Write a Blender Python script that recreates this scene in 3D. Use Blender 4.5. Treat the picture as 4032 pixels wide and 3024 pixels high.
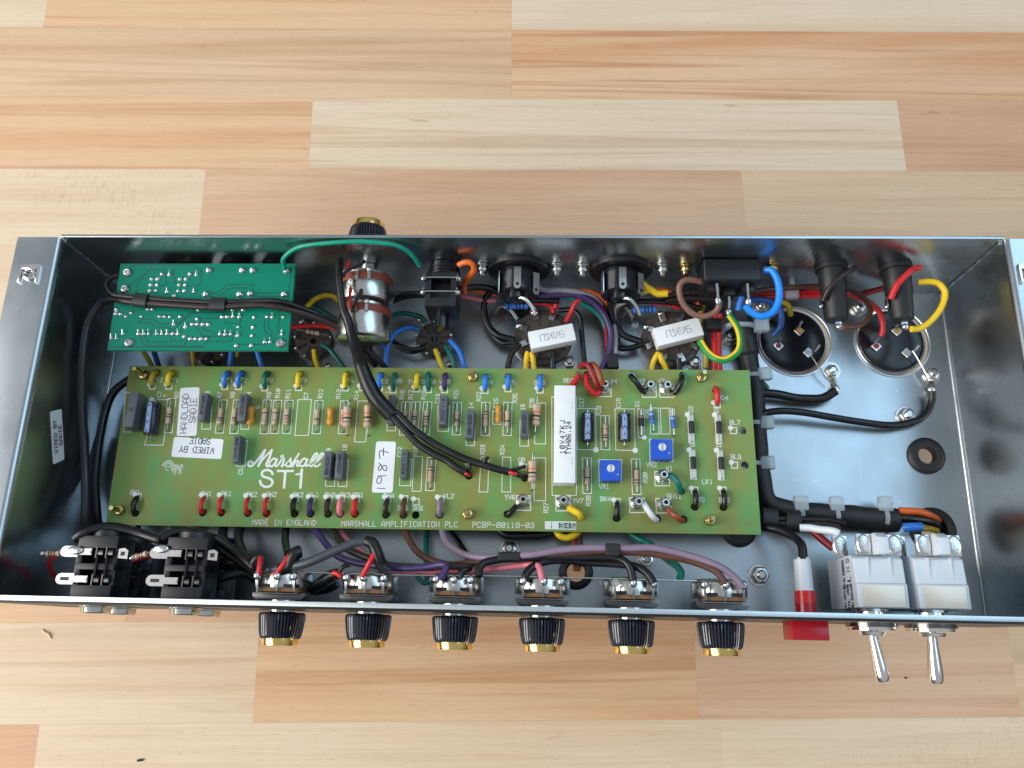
import bpy, bmesh, math, random
from mathutils import Vector, Matrix, geometry
sc = bpy.context.scene
for o in list(bpy.data.objects): bpy.data.objects.remove(o)
C = sc.collection
S = 0.00088            # one drawing unit is 0.88 mm
# chassis frame (drawing units) -> world: the table top is the world's z = 0, the chassis stands on it slightly tilted
MR = Matrix(((0.998146, 0.027939, -0.054082), (-0.025862, 0.998915, 0.038739), (0.055106, -0.037269, 0.997785)))
TABLE_Z = -78.0
G = MR.to_4x4() @ Matrix.Translation((0, 0, -TABLE_Z * S))
# ------------------------------------------------------------------ camera
cd = bpy.data.cameras.new('camera'); cam = bpy.data.objects.new('camera', cd); C.objects.link(cam)
cd.sensor_width = 36; cd.lens = 36 * 3270 / 4032; cd.clip_start = 0.01; cd.clip_end = 50
cam.matrix_world = Matrix.Translation(Vector((-17.268, -86.71, 551.622)) * S) @ Matrix(((0.999873, 0.001343, -0.015866), (-0.005333, 0.967123, -0.254255), (0.015003, 0.254307, 0.967007))).to_4x4()
sc.camera = cam
# ------------------------------------------------------------------ light: soft daylight in a room, windows on two sides
w = bpy.data.worlds.new('World'); sc.world = w; w.use_nodes = True
bg = w.node_tree.nodes['Background']; bg.inputs[1].default_value = 0.42
tcw = w.node_tree.nodes.new('ShaderNodeTexCoord'); sxyz = w.node_tree.nodes.new('ShaderNodeSeparateXYZ'); rw = w.node_tree.nodes.new('ShaderNodeValToRGB')   # a room: pale ceiling, dimmer walls, dark floor
mrw = w.node_tree.nodes.new('ShaderNodeMapRange'); mrw.inputs['From Min'].default_value = -1; mrw.inputs['From Max'].default_value = 1
w.node_tree.links.new(tcw.outputs['Generated'], sxyz.inputs[0]); w.node_tree.links.new(sxyz.outputs['Z'], mrw.inputs['Value']); w.node_tree.links.new(mrw.outputs['Result'], rw.inputs['Fac']); w.node_tree.links.new(rw.outputs['Color'], bg.inputs[0])
ew_ = rw.color_ramp.elements; ew_[0].position = 0.0; ew_[0].color = (0.14, 0.12, 0.10, 1); ew_[1].position = 1.0; ew_[1].color = (0.80, 0.86, 0.93, 1)
for p_, c_ in ((0.48, (0.20, 0.19, 0.18, 1)), (0.62, (0.42, 0.43, 0.44, 1)), (0.80, (0.76, 0.82, 0.88, 1))): e_ = ew_.new(p_); e_.color = c_
def area(name, loc, target, sx, sy, watts, col):
    l = bpy.data.lights.new(name, 'AREA'); l.shape = 'RECTANGLE'; l.size = sx; l.size_y = sy; l.energy = watts; l.color = col
    o = bpy.data.objects.new(name, l); C.objects.link(o); o.location = loc
    o.rotation_euler = (Vector(target) - Vector(loc)).to_track_quat('-Z', 'Y').to_euler(); return o
area('window_light', (-1.75, -0.40, 1.15), (0, 0, 0), 1.9, 1.5, 46, (1.0, 0.965, 0.92))
area('skylight', (0.95, 0.55, 1.6), (0.1, 0, 0), 1.4, 1.1, 8.0, (0.46, 0.74, 1.0))
sc.view_settings.view_transform = 'Standard'; sc.view_settings.look = 'None'; sc.view_settings.exposure = 0.3; sc.view_settings.gamma = 1.0
sc.render.film_transparent = False
try:
    sc.cycles.max_bounces = 10; sc.cycles.glossy_bounces = 6; sc.cycles.use_denoising = True
except Exception: pass

# ------------------------------------------------------------------ materials
def lin(r, g, b):
    f = lambda c: (c / 255 / 12.92) if c / 255 <= 0.04045 else ((c / 255 + 0.055) / 1.055) ** 2.4
    return (f(r), f(g), f(b), 1)
MATS = {}
def pm(name, col, rough=0.5, metal=0.0, spec=0.5, noise=0.0, nscale=200, bump=0.0, bscale=400, coat=0.0, trans=0.0, rvar=0.0, sss=0.0):
    if name in MATS: return MATS[name]
    m = bpy.data.materials.new(name); m.use_nodes = True; nt = m.node_tree; b = nt.nodes['Principled BSDF']
    b.inputs['Base Color'].default_value = col; b.inputs['Roughness'].default_value = rough; b.inputs['Metallic'].default_value = metal
    b.inputs['Specular IOR Level'].default_value = spec
    if coat: b.inputs['Coat Weight'].default_value = coat; b.inputs['Coat Roughness'].default_value = 0.1
    if trans: b.inputs['Transmission Weight'].default_value = trans
    if noise or bump or rvar:
        tc = nt.nodes.new('ShaderNodeTexCoord')
        n = nt.nodes.new('ShaderNodeTexNoise'); n.inputs['Scale'].default_value = nscale; n.inputs['Detail'].default_value = 5
        nt.links.new(tc.outputs['Object'], n.inputs['Vector'])
        if noise:
            mx = nt.nodes.new('ShaderNodeMix'); mx.data_type = 'RGBA'
            mx.inputs['A'].default_value = tuple(max(0, c * (1 - noise)) for c in col[:3]) + (1,)
            mx.inputs['B'].default_value = tuple(min(1, c * (1 + noise)) for c in col[:3]) + (1,)
            nt.links.new(n.outputs['Fac'], mx.inputs['Factor']); nt.links.new(mx.outputs['Result'], b.inputs['Base Color'])
        if rvar:
            mr = nt.nodes.new('ShaderNodeMapRange'); mr.inputs['To Min'].default_value = max(0.02, rough - rvar); mr.inputs['To Max'].default_value = rough + rvar
            mr.inputs['From Min'].default_value = 0.3; mr.inputs['From Max'].default_value = 0.7
            nt.links.new(n.outputs['Fac'], mr.inputs['Value']); nt.links.new(mr.outputs['Result'], b.inputs['Roughness'])
        if bump:
            n2 = nt.nodes.new('ShaderNodeTexNoise'); n2.inputs['Scale'].default_value = bscale; n2.inputs['Detail'].default_value = 3
            nt.links.new(tc.outputs['Object'], n2.inputs['Vector'])
            bp = nt.nodes.new('ShaderNodeBump'); bp.inputs['Strength'].default_value = bump; bp.inputs['Distance'].default_value = 0.0004
            nt.links.new(n2.outputs['Fac'], bp.inputs['Height']); nt.links.new(bp.outputs['Normal'], b.inputs['Normal'])
    MATS[name] = m; return m
def wood(name, light, mid, dark, streak=0.5, flake=0.0, seed=0.0, sy=55.0, lean=0.0):
    m = bpy.data.materials.new(name); m.use_nodes = True; nt = m.node_tree; N = nt.nodes.new; L = nt.links.new; b = nt.nodes['Principled BSDF']
    geo = N('ShaderNodeNewGeometry')
    def mapped(sx, sy_, rz=0.0, dx=0.0):
        mp = N('ShaderNodeMapping'); mp.inputs['Scale'].default_value = (sx, sy_, 1); mp.inputs['Location'].default_value = (seed * 3.1 + dx, seed * 7.7, seed)
        mp.inputs['Rotation'].default_value = (0, 0, rz); L(geo.outputs['Position'], mp.inputs['Vector']); return mp
    def noise(mp, detail=4, rough=0.55, dist=0.0):
        n = N('ShaderNodeTexNoise'); n.inputs['Scale'].default_value = 1; n.inputs['Detail'].default_value = detail; n.inputs['Roughness'].default_value = rough
        n.inputs['Distortion'].default_value = dist; L(mp.outputs['Vector'], n.inputs['Vector']); return n
    def ramp(src, stops):
        r = N('ShaderNodeValToRGB'); e = r.color_ramp.elements
        while len(e) < len(stops): e.new(0.5)
        for i, (p, c) in enumerate(stops): e[i].position = p; e[i].color = c
        L(src, r.inputs['Fac']); return r
    def mix(fac, a, bb, mode='MIX'):
        x = N('ShaderNodeMix'); x.data_type = 'RGBA'; x.blend_type = mode
        if isinstance(fac, float): x.inputs['Factor'].default_value = fac
        else: L(fac, x.inputs['Factor'])
        for k, v in (('A', a), ('B', bb)):
            if isinstance(v, tuple): x.inputs[k].default_value = v
            else: L(v, x.inputs[k])
        return x.outputs['Result']
    broad = noise(mapped(1.5, sy * .42, lean), 3, 0.5, 0.9)
    col = ramp(broad.outputs['Fac'], [(0.28, mid), (0.52, light), (0.60, light), (0.80, mid)]).outputs['Color']
    st = noise(mapped(1.7, sy * 1.15, lean, 5), 5, 0.56, 1.9)                               # long heartwood streaks
    sf = ramp(st.outputs['Fac'], [(0.50, (0, 0, 0, 1)), (0.62, (streak * .75,) * 3 + (1,)), (0.70, (streak * .3,) * 3 + (1,)), (0.82, (0, 0, 0, 1))])
    col = mix(sf.outputs['Color'], col, dark)
    fine = noise(mapped(14, 900, 0, 2), 3, 0.6)                                           # fine fibre
    ff = ramp(fine.outputs['Fac'], [(0.30, (0.93, 0.92, 0.91, 1)), (0.7, (1.04, 1.04, 1.04, 1))])
    col = mix(1.0, col, ff.outputs['Color'], 'MULTIPLY')
    pore = noise(mapped(130, 2600, 0, 9), 1, 0.4)
    pf = ramp(pore.outputs['Fac'], [(0.66, (1, 1, 1, 1)), (0.77, (0.80, 0.74, 0.69, 1))])
    col = mix(1.0, col, pf.outputs['Color'], 'MULTIPLY')
    knot = noise(mapped(26, 130, 0, 1), 2, 0.5)                                           # occasional short dark fleck
    kf = ramp(knot.outputs['Fac'], [(0.735, (1, 1, 1, 1)), (0.80, (0.80, 0.72, 0.62, 1))])
    col = mix(1.0, col, kf.outputs['Color'], 'MULTIPLY')
    if flake:
        vz = N('ShaderNodeTexNoise'); vz.inputs['Scale'].default_value = 1; vz.inputs['Detail'].default_value = 2; L(mapped(480, 150).outputs['Vector'], vz.inputs['Vector'])
        fl = ramp(vz.outputs['Fac'], [(0.55, (1, 1, 1, 1)), (0.62, (0.90, 0.86, 0.80, 1))]); 
        big = noise(mapped(9, 22, 0, 4), 2); bf = ramp(big.outputs['Fac'], [(0.45, (0, 0, 0, 1)), (0.55, (flake,) * 3 + (1,))])
        col = mix(bf.outputs['Color'], col, mix(1.0, col, fl.outputs['Color'], 'MULTIPLY'))
    L(col, b.inputs['Base Color'])
    rn = noise(mapped(9, 30, 0.3, 6), 4, 0.6); rm = N('ShaderNodeMapRange'); rm.inputs['From Min'].default_value = 0.3; rm.inputs['From Max'].default_value = 0.7; rm.inputs['To Min'].default_value = 0.34; rm.inputs['To Max'].default_value = 0.54
    L(rn.outputs['Fac'], rm.inputs['Value']); L(rm.outputs['Result'], b.inputs['Roughness']); b.inputs['Specular IOR Level'].default_value = 0.35
    bp = N('ShaderNodeBump'); bp.inputs['Strength'].default_value = 0.12; bp.inputs['Distance'].default_value = 0.0002
    L(fine.outputs['Fac'], bp.inputs['Height']); L(bp.outputs['Normal'], b.inputs['Normal'])
    return m
def zinc(name, col, rough, blot=0.05):
    m = bpy.data.materials.new(name); m.use_nodes = True; nt = m.node_tree; N = nt.nodes.new; L = nt.links.new; b = nt.nodes['Principled BSDF']
    tc = N('ShaderNodeTexCoord'); b.inputs['Metallic'].default_value = 1
    n = N('ShaderNodeTexNoise'); n.inputs['Scale'].default_value = 28; n.inputs['Detail'].default_value = 6; L(tc.outputs['Object'], n.inputs['Vector'])
    mx = N('ShaderNodeMix'); mx.data_type = 'RGBA'; mx.inputs['A'].default_value = tuple(c * (1 - blot * 1.5) for c in col[:3]) + (1,); mx.inputs['B'].default_value = tuple(min(1, c * (1 + blot)) for c in col[:3]) + (1,)
    L(n.outputs['Fac'], mx.inputs['Factor'])
    sp = N('ShaderNodeTexNoise'); sp.inputs['Scale'].default_value = 420; sp.inputs['Detail'].default_value = 1; L(tc.outputs['Object'], sp.inputs['Vector'])
    rp = N('ShaderNodeValToRGB'); rp.color_ramp.elements[0].position = 0.77; rp.color_ramp.elements[0].color = (0, 0, 0, 1); rp.color_ramp.elements[1].position = 0.83; rp.color_ramp.elements[1].color = (0.5, 0.5, 0.5, 1)
    L(sp.outputs['Fac'], rp.inputs['Fac'])
    m2 = N('ShaderNodeMix'); m2.data_type = 'RGBA'; L(rp.outputs['Color'], m2.inputs['Factor']); L(mx.outputs['Result'], m2.inputs['A']); m2.inputs['B'].default_value = (0.85, 0.9, 0.92, 1)
    col = m2.outputs['Result']; rad = None
    for ang, sc_ in ((0.5, 700), (-0.25, 900), (1.3, 1100)):                                # fine handling scratches
        mp = N('ShaderNodeMapping'); mp.inputs['Rotation'].default_value = (0, 0, ang); mp.inputs['Scale'].default_value = (sc_, 9, 30); L(tc.outputs['Object'], mp.inputs['Vector'])
        sn = N('ShaderNodeTexNoise'); sn.inputs['Scale'].default_value = 1; sn.inputs['Detail'].default_value = 1; L(mp.outputs['Vector'], sn.inputs['Vector'])
        sr = N('ShaderNodeValToRGB'); sr.color_ramp.elements[0].position = 0.735; sr.color_ramp.elements[0].color = (0, 0, 0, 1); sr.color_ramp.elements[1].position = 0.78; sr.color_ramp.elements[1].color = (0.10, 0.10, 0.10, 1)
        L(sn.outputs['Fac'], sr.inputs['Fac']); m3 = N('ShaderNodeMix'); m3.data_type = 'RGBA'; L(sr.outputs['Color'], m3.inputs['Factor']); L(col, m3.inputs['A']); m3.inputs['B'].default_value = (0.8, 0.85, 0.88, 1); col = m3.outputs['Result']
    L(col, b.inputs['Base Color'])
    n3 = N('ShaderNodeTexNoise'); n3.inputs['Scale'].default_value = 32; n3.inputs['Detail'].default_value = 4; L(tc.outputs['Object'], n3.inputs['Vector'])
    mr = N('ShaderNodeMapRange'); mr.inputs['From Min'].default_value = 0.3; mr.inputs['From Max'].default_value = 0.7; mr.inputs['To Min'].default_value = rough - 0.05; mr.inputs['To Max'].default_value = rough + 0.07
    L(n3.outputs['Fac'], mr.inputs['Value']); L(mr.outputs['Result'], b.inputs['Roughness'])
    MATS[name] = m; return m
STEEL = zinc('zinc_plated_steel', (0.45, 0.49, 0.515, 1), 0.27, .06)
FLOORM = zinc('zinc_plated_floor', (0.41, 0.455, 0.48, 1), 0.29, .07)
STEEL_EDGE = pm('steel_edge', (0.62, 0.67, 0.69, 1), 0.34, 1.0)
SILVER = pm('tinned_metal', (0.60, 0.60, 0.58, 1), 0.26, 1.0, noise=0.12, nscale=900)
SOLDER = pm('solder', (0.70, 0.71, 0.71, 1), 0.20, 1.0, bump=0.5, bscale=1200)
CHROME = pm('chrome', (0.82, 0.80, 0.77, 1), 0.10, 1.0)
CAN = pm('pot_can_metal', (0.62, 0.61, 0.58, 1), 0.24, 1.0, noise=0.10, nscale=500)
ALU = pm('aluminium_can', (0.70, 0.71, 0.72, 1), 0.22, 1.0)
BRASS = pm('brass', lin(206, 182, 128), 0.22, 1.0)
GOLD = pm('gold_cap', lin(238, 204, 124), 0.16, 1.0)
BLACKP = pm('black_plastic', (0.010, 0.011, 0.014, 1), 0.38, noise=0.3, nscale=300)
BLACKG = pm('black_gloss', (0.008, 0.009, 0.013, 1), 0.16)
KNOBM = pm('knob_black', (0.016, 0.019, 0.034, 1), 0.17, spec=.7, coat=0.6)
RUBBER = pm('black_rubber', (0.012, 0.013, 0.014, 1), 0.5)
PHEN = pm('brown_phenolic', lin(150, 105, 62), 0.55, noise=0.15, nscale=600)
PHENR = pm('red_phenolic', lin(140, 62, 42), 0.5, noise=0.12, nscale=600)
SOCK = pm('socket_phenolic', lin(82, 74, 68), 0.42, noise=0.15, nscale=500)
WHITEC = pm('white_ceramic', (0.80, 0.83, 0.84, 1), 0.5, noise=0.03, nscale=700)
WHITEP = pm('white_plastic', (0.64, 0.69, 0.74, 1), 0.38, noise=.05, nscale=160)
NYLON = pm('nylon_tie', (0.62, 0.72, 0.77, 1), 0.3, trans=0.55)
PAPER = pm('white_label', (0.82, 0.85, 0.88, 1), 0.55)
INK = pm('ink_black', (0.012, 0.013, 0.02, 1), 0.6)
INKB = pm('ink_navy', (0.02, 0.024, 0.06, 1), 0.6)
INKG = pm('ink_grey', (0.30, 0.33, 0.34, 1), 0.6)
SILK = pm('silkscreen', (0.74, 0.80, 0.76, 1), 0.5)
FILM = pm('film_cap_grey', lin(88, 94, 102), 0.45, noise=0.05, nscale=900)
ORANGE = pm('ceramic_orange', lin(205, 140, 48), 0.28, noise=0.1, nscale=500)
TAN = pm('resistor_tan', lin(190, 165, 140), 0.35, noise=0.06, nscale=900)
PINKR = pm('resistor_pink', lin(198, 150, 125), 0.35)
BLUER = pm('resistor_blue', lin(60, 118, 205), 0.35)
TRIM = pm('trimmer_blue', lin(28, 82, 196), 0.35, noise=0.05)
LAMPR = pm('lamp_red', lin(215, 28, 30), 0.25, trans=0.1)
LAMPD = pm('lamp_dark_red', lin(186, 24, 40), 0.2, trans=0.22, noise=.2, nscale=220)
IVORY = pm('ivory_plate', lin(222, 212, 196), 0.3, 0.3)
COPPER = pm('bare_copper', lin(150, 95, 70), 0.3, 1.0)
CWIRE = {}
def wmat(name):
    cols = dict(black=(14, 15, 18), darkgrey=(38, 39, 44), grey=(62, 68, 76), lightgrey=(140, 140, 145), red=(205, 36, 40), darkred=(140, 24, 30), yellow=(238, 200, 30), olive=(176, 150, 34),
                blue=(48, 128, 225), darkblue=(30, 78, 150), brightblue=(28, 140, 240), green=(0, 150, 120), teal=(8, 104, 92), violet=(64, 48, 98), lilac=(138, 120, 140), pink=(228, 128, 140),
                brown=(92, 58, 46), darkbrown=(44, 34, 32), tan=(128, 92, 78), rust=(150, 74, 40), orange=(232, 106, 40), white=(228, 234, 238), palegrey=(178, 172, 172), earthgreen=(30, 140, 66))
    if name not in CWIRE: CWIRE[name] = pm('insulation_' + name, lin(*cols[name]), 0.36, noise=0.14, nscale=140, bump=0.15, bscale=260, rvar=0.12)
    return CWIRE[name]
BANDS = dict(k=(10, 10, 12), n=(66, 38, 30), r=(196, 70, 60), o=(226, 112, 70), y=(205, 160, 60), v=(60, 50, 90), g=(150, 120, 100), w=(210, 205, 200), d=(30, 40, 80))
def bmat(k): return pm('band_' + k, lin(*BANDS[k]), 0.35)

# ------------------------------------------------------------------ mesh helpers (all in drawing units, chassis frame)
V = Vector
class MB:
    def __init__(s): s.v = []; s.f = []
    def add(s, vs, fs):
        o = len(s.v); s.v += [V(x) for x in vs]; s.f += [tuple(i + o for i in f) for f in fs]; return s
    def box(s, c, sx, sy, sz, rz=0.0):
        c = V(c); R_ = Matrix.Rotation(rz, 3, 'Z')
        vs = [c + R_ @ V((x * sx / 2, y * sy / 2, z * sz / 2)) for x, y, z in ((-1, -1, -1), (1, -1, -1), (1, 1, -1), (-1, 1, -1), (-1, -1, 1), (1, -1, 1), (1, 1, 1), (-1, 1, 1))]
        return s.add(vs, [(0, 3, 2, 1), (4, 5, 6, 7), (0, 1, 5, 4), (1, 2, 6, 5), (2, 3, 7, 6), (3, 0, 4, 7)])
    def lathe(s, p0, p1, prof, n=24, cap=True, mod=None):
        p0 = V(p0); p1 = V(p1); ax = (p1 - p0); ln = ax.length; ax.normalize()
        a = ax.orthogonal().normalized() if abs(ax.z) < 0.99 else V((1, 0, 0)); b = ax.cross(a); a = b.cross(ax)
        vs = []; fs = []
        for t, r in prof:
            for k in range(n):
                th = 2 * math.pi * k / n; rr = r * (mod(th, t, k) if mod else 1)
                vs.append(p0 + ax * t + (a * math.cos(th) + b * math.sin(th)) * rr)
        for i in range(len(prof) - 1):
            for k in range(n): fs.append((i * n + k, i * n + (k + 1) % n, (i + 1) * n + (k + 1) % n, (i + 1) * n + k))
        if cap: fs.append(tuple(range(n - 1, -1, -1))); fs.append(tuple((len(prof) - 1) * n + k for k in range(n)))
        return s.add(vs, fs)
    def cyl(s, p0, p1, r, r1=None, n=20, bev=0.0):
        h = (V(p1) - V(p0)).length; r1 = r if r1 is None else r1
        pr = [(0, r - bev), (bev, r), (h - bev, r1), (h, r1 - bev)] if bev else [(0, r), (h, r1)]
        return s.lathe(p0, p1, pr, n)
    def hexa(s, p0, p1, r): return s.lathe(p0, p1, [(0, r), (((V(p1) - V(p0)).length), r)], 6)
    def ball(s, c, r, sz=1.0, n=10, m=7, sx=1.0, sy=1.0):
        c = V(c); vs = []; fs = []
        for i in range(m + 1):
            ph = math.pi * i / m
            for k in range(n):
                th = 2 * math.pi * k / n; vs.append(c + V((sx * r * math.sin(ph) * math.cos(th), sy * r * math.sin(ph) * math.sin(th), sz * r * math.cos(ph))))
        for i in range(m):
            for k in range(n): fs.append((i * n + k, (i + 1) * n + k, (i + 1) * n + (k + 1) % n, i * n + (k + 1) % n))
        return s.add(vs, fs)
    def tube(s, pts, r, n=10, step=1.2, rough=True):
        p = spline([V(x) for x in pts], step) if rough else [V(x) for x in pts]
        vs = []; fs = []; up = None
        for i, q in enumerate(p):
            t = (p[min(i + 1, len(p) - 1)] - p[max(i - 1, 0)]).normalized()
            if up is None: up = t.orthogonal().normalized()
            up = (up - t * up.dot(t)).normalized(); b = t.cross(up)
            rr = r(i / (len(p) - 1)) if callable(r) else r
            vs += [q + (up * math.cos(2 * math.pi * k / n) + b * math.sin(2 * math.pi * k / n)) * rr for k in range(n)]
        for i in range(len(p) - 1):
            for k in range(n): fs.append((i * n + k, i * n + (k + 1) % n, (i + 1) * n + (k + 1) % n, (i + 1) * n + k))
        fs.append(tuple(range(n - 1, -1, -1))); fs.append(tuple((len(p) - 1) * n + k for k in range(n)))
        return s.add(vs, fs)
    def prism(s, poly, z0, z1):
        n = len(poly); a = sum(poly[i][0] * poly[(i + 1) % n][1] - poly[(i + 1) % n][0] * poly[i][1] for i in range(n))
        if a < 0: poly = poly[::-1]
        vs = [(x, y, z0) for x, y in poly] + [(x, y, z1) for x, y in poly]
        return s.add(vs, [tuple(range(n - 1, -1, -1)), tuple(range(n, 2 * n))] + [(i, (i + 1) % n, n + (i + 1) % n, n + i) for i in range(n)])
    def ribbon(s, pts, wd, nrm=(0, 0, 1), ext=True, lift=0.0):
        nrm = V(nrm).normalized(); p = [V(x) + nrm * lift for x in pts]; cl = (p[0] - p[-1]).length < 1e-5 and len(p) > 2
        if cl: p = p[:-1]
        m = len(p); L_ = []; R_ = []
        for i in range(m):
            a = p[i - 1] if (i > 0 or cl) else None; b = p[(i + 1) % m] if (i < m - 1 or cl) else None
            d1 = (p[i] - a).normalized() if a is not None else None; d2 = (b - p[i]).normalized() if b is not None else None
            q = p[i]
            if d1 is None: d = d2; q = q - d2 * (wd / 2 if ext else 0); k = 1
            elif d2 is None: d = d1; q = q + d1 * (wd / 2 if ext else 0); k = 1
            else:
                d = d1 + d2
                if d.length < 1e-6: d = d1
                d.normalize(); k = 1 / max(0.5, d.dot(d1))
            sd = nrm.cross(d) * (wd / 2 * k); L_.append(q + sd); R_.append(q - sd)
        vs = L_ + R_; fs = [(m + i, m + i + 1, i + 1, i) for i in range(m - 1)]
        if cl: fs.append((m + m - 1, m, 0, m - 1))
        return s.add(vs, fs)
    def disc(s, c, r, nrm=(0, 0, 1), n=20, lift=0.0):
        nrm = V(nrm).normalized(); a = nrm.orthogonal().normalized(); b = nrm.cross(a); c = V(c) + nrm * lift
        return s.add([c + (a * math.cos(2 * math.pi * k / n) + b * math.sin(2 * math.pi * k / n)) * r for k in range(n)], [tuple(range(n))])
    def build(s, name, mat, parent=None, bevel=0.0, seg=2, sharp=35, origin=None):
        org = V(parent['_o']) if parent is not None else (V(origin) if origin is not None else V((0, 0, 0)))
        me = bpy.data.meshes.new(name); me.from_pydata([tuple((x - org) * S) for x in s.v], [], s.f); 
        bm = bmesh.new(); bm.from_mesh(me)
        bmesh.ops.recalc_face_normals(bm, faces=bm.faces[:])
        if bevel:
            ed = [e for e in bm.edges if len(e.link_faces) == 2 and e.calc_face_angle(0) > 0.6]
            bmesh.ops.bevel(bm, geom=ed, offset=bevel * S, segments=seg, affect='EDGES', profile=0.6)
        bm.to_mesh(me); bm.free()
        for p in me.polygons: p.use_smooth = True
        me.set_sharp_from_angle(angle=math.radians(sharp))
        me.materials.append(mat)
        o = bpy.data.objects.new(name, me); C.objects.link(o)
        if parent is not None: o.parent = parent
        else: o.location = org * S
        o['_o'] = tuple(org); return o
def spline(p, step):
    if len(p) < 3:
        return p
    q = [p[0] * 2 - p[1]] + p + [p[-1] * 2 - p[-2]]; out = []
    for i in range(1, len(q) - 2):
        a, b, c, d = q[i - 1], q[i], q[i + 1], q[i + 2]; n = max(2, int((c - b).length / step))
        for k in range(n):
            t = k / n; out.append(0.5 * ((2 * b) + (c - a) * t + (2 * a - 5 * b + 4 * c - d) * t * t + (3 * b - a - 3 * c + d) * t ** 3))
    out.append(q[-2]); return out
def tag(o, label, cat, group=None):
    o['label'] = label; o['category'] = cat
    if group: o['group'] = group
    return o
def thing(name, label, cat, loc, group=None):
    o = bpy.data.objects.new(name, None); C.objects.link(o); o.location = V(loc) * S; o['_o'] = tuple(loc); o.empty_display_size = 0.01
    return tag(o, label, cat, group)
GL = {'A': '00 04 26 44 40;02 42', 'B': '00 06 36 45 44 33 03;33 42 41 30 00', 'C': '45 36 16 05 01 10 30 41', 'D': '00 06 26 44 42 20 00', 'E': '40 00 06 46;03 33', 'F': '00 06 46;03 33',
      'G': '45 36 16 05 01 10 30 41 43 23', 'H': '00 06;40 46;03 43', 'I': '10 30;20 26;16 36', 'J': '01 10 30 41 46', 'K': '00 06;46 02;13 40', 'L': '06 00 40', 'M': '00 06 23 46 40', 'N': '00 06 40 46',
      'O': '10 01 05 16 36 45 41 30 10', 'P': '00 06 36 45 44 33 03', 'R': '00 06 36 45 44 33 03;23 40', 'S': '01 10 30 41 42 33 13 04 05 16 36 45', 'T': '20 26;06 46', 'U': '06 01 10 30 41 46',
      'V': '06 20 46', 'W': '06 10 24 30 46', 'X': '00 46;06 40', 'Y': '06 23 46;23 20', 'Z': '06 46 00 40', '0': '10 01 05 16 36 45 41 30 10;01 45', '1': '15 26 20;10 30', '2': '05 16 36 45 44 00 40',
      '3': '05 16 36 45 44 33 42 41 30 10 01;33 13', '4': '30 36 02 42', '5': '46 06 03 33 42 41 30 10 01', '6': '45 36 16 05 01 10 30 41 42 33 13 02', '7': '06 46 10', '8': '13 04 05 16 36 45 44 33 13 02 01 10 30 41 42 33',
      '9': '01 10 30 41 45 36 16 05 04 13 33 44', '-': '03 43', '.': '20 21', '+': '21 25;03 43', '<': '43 03', 'v': '03 20 43', '@': '00 10 12 03 05 16 36 45 43 32 30 40', '*': '13 33;22 24', '/': '00 46'}
LIFT = [0]
def text(mb, s, at, ud, vd, h, wd, pitch=None, center=True, asp=0.62, nrm=None):
    ud = V(ud).normalized(); vd = V(vd).normalized(); nrm = V(nrm) if nrm else ud.cross(vd)
    cw = h * asp; pitch = pitch or cw * 1.5; tot = pitch * (len(s) - 1) + cw
    o = V(at) - ((ud * tot / 2 + vd * h / 2) if center else V((0, 0, 0)))
    for i, ch in enumerate(s):
        if ch in GL:
            for st in GL[ch].split(';'):
                LIFT[0] = (LIFT[0] + 1) % 12
                mb.ribbon([o + ud * (i * pitch + int(q[0]) / 4 * cw) + vd * (int(q[1]) / 6 * h) for q in st.split()], wd, nrm, True, 0.01 * LIFT[0])
def circ(c, r, n=20): return [(c[0] + r * math.cos(2 * math.pi * k / n), c[1] + r * math.sin(2 * math.pi * k / n)) for k in range(n)]
def sheet(mb, outer, holes, z0, z1):
    """flat sheet with round holes"""
    pts = [V(p) for p in outer]; n0 = len(pts); ed = [(i, (i + 1) % n0) for i in range(n0)]
    for h in holes:
        o = len(pts); pts += [V(p) for p in h]; ed += [(o + i, o + (i + 1) % len(h)) for i in range(len(h))]
    vs, es, fs, *_ = geometry.delaunay_2d_cdt([V((p[0], p[1])) for p in pts], ed, [], 0, 1e-5)
    def inside(pt, poly):
        r = False; j = len(poly) - 1
        for i in range(len(poly)):
            if (poly[i][1] > pt[1]) != (poly[j][1] > pt[1]) and pt[0] < (poly[j][0] - poly[i][0]) * (pt[1] - poly[i][1]) / (poly[j][1] - poly[i][1]) + poly[i][0]: r = not r
            j = i
        return r
    keep = []
    for f in fs:
        c = sum((vs[i] for i in f), V((0, 0))) / len(f)
        if inside(c, outer) and not any(inside(c, h) for h in holes): keep.append(tuple(f))
    n = len(vs)
    vv = [(p[0], p[1], z1) for p in vs] + [(p[0], p[1], z0) for p in vs]; ff = keep + [tuple(i + n for i in f[::-1]) for f in keep]
    cnt = {}
    for f in keep:
        for i in range(len(f)): cnt[(f[i], f[(i + 1) % len(f)])] = 1
    for (a, b) in list(cnt):
        if (b, a) not in cnt: ff.append((b, a, a + n, b + n))
    return mb.add(vv, ff)

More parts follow.
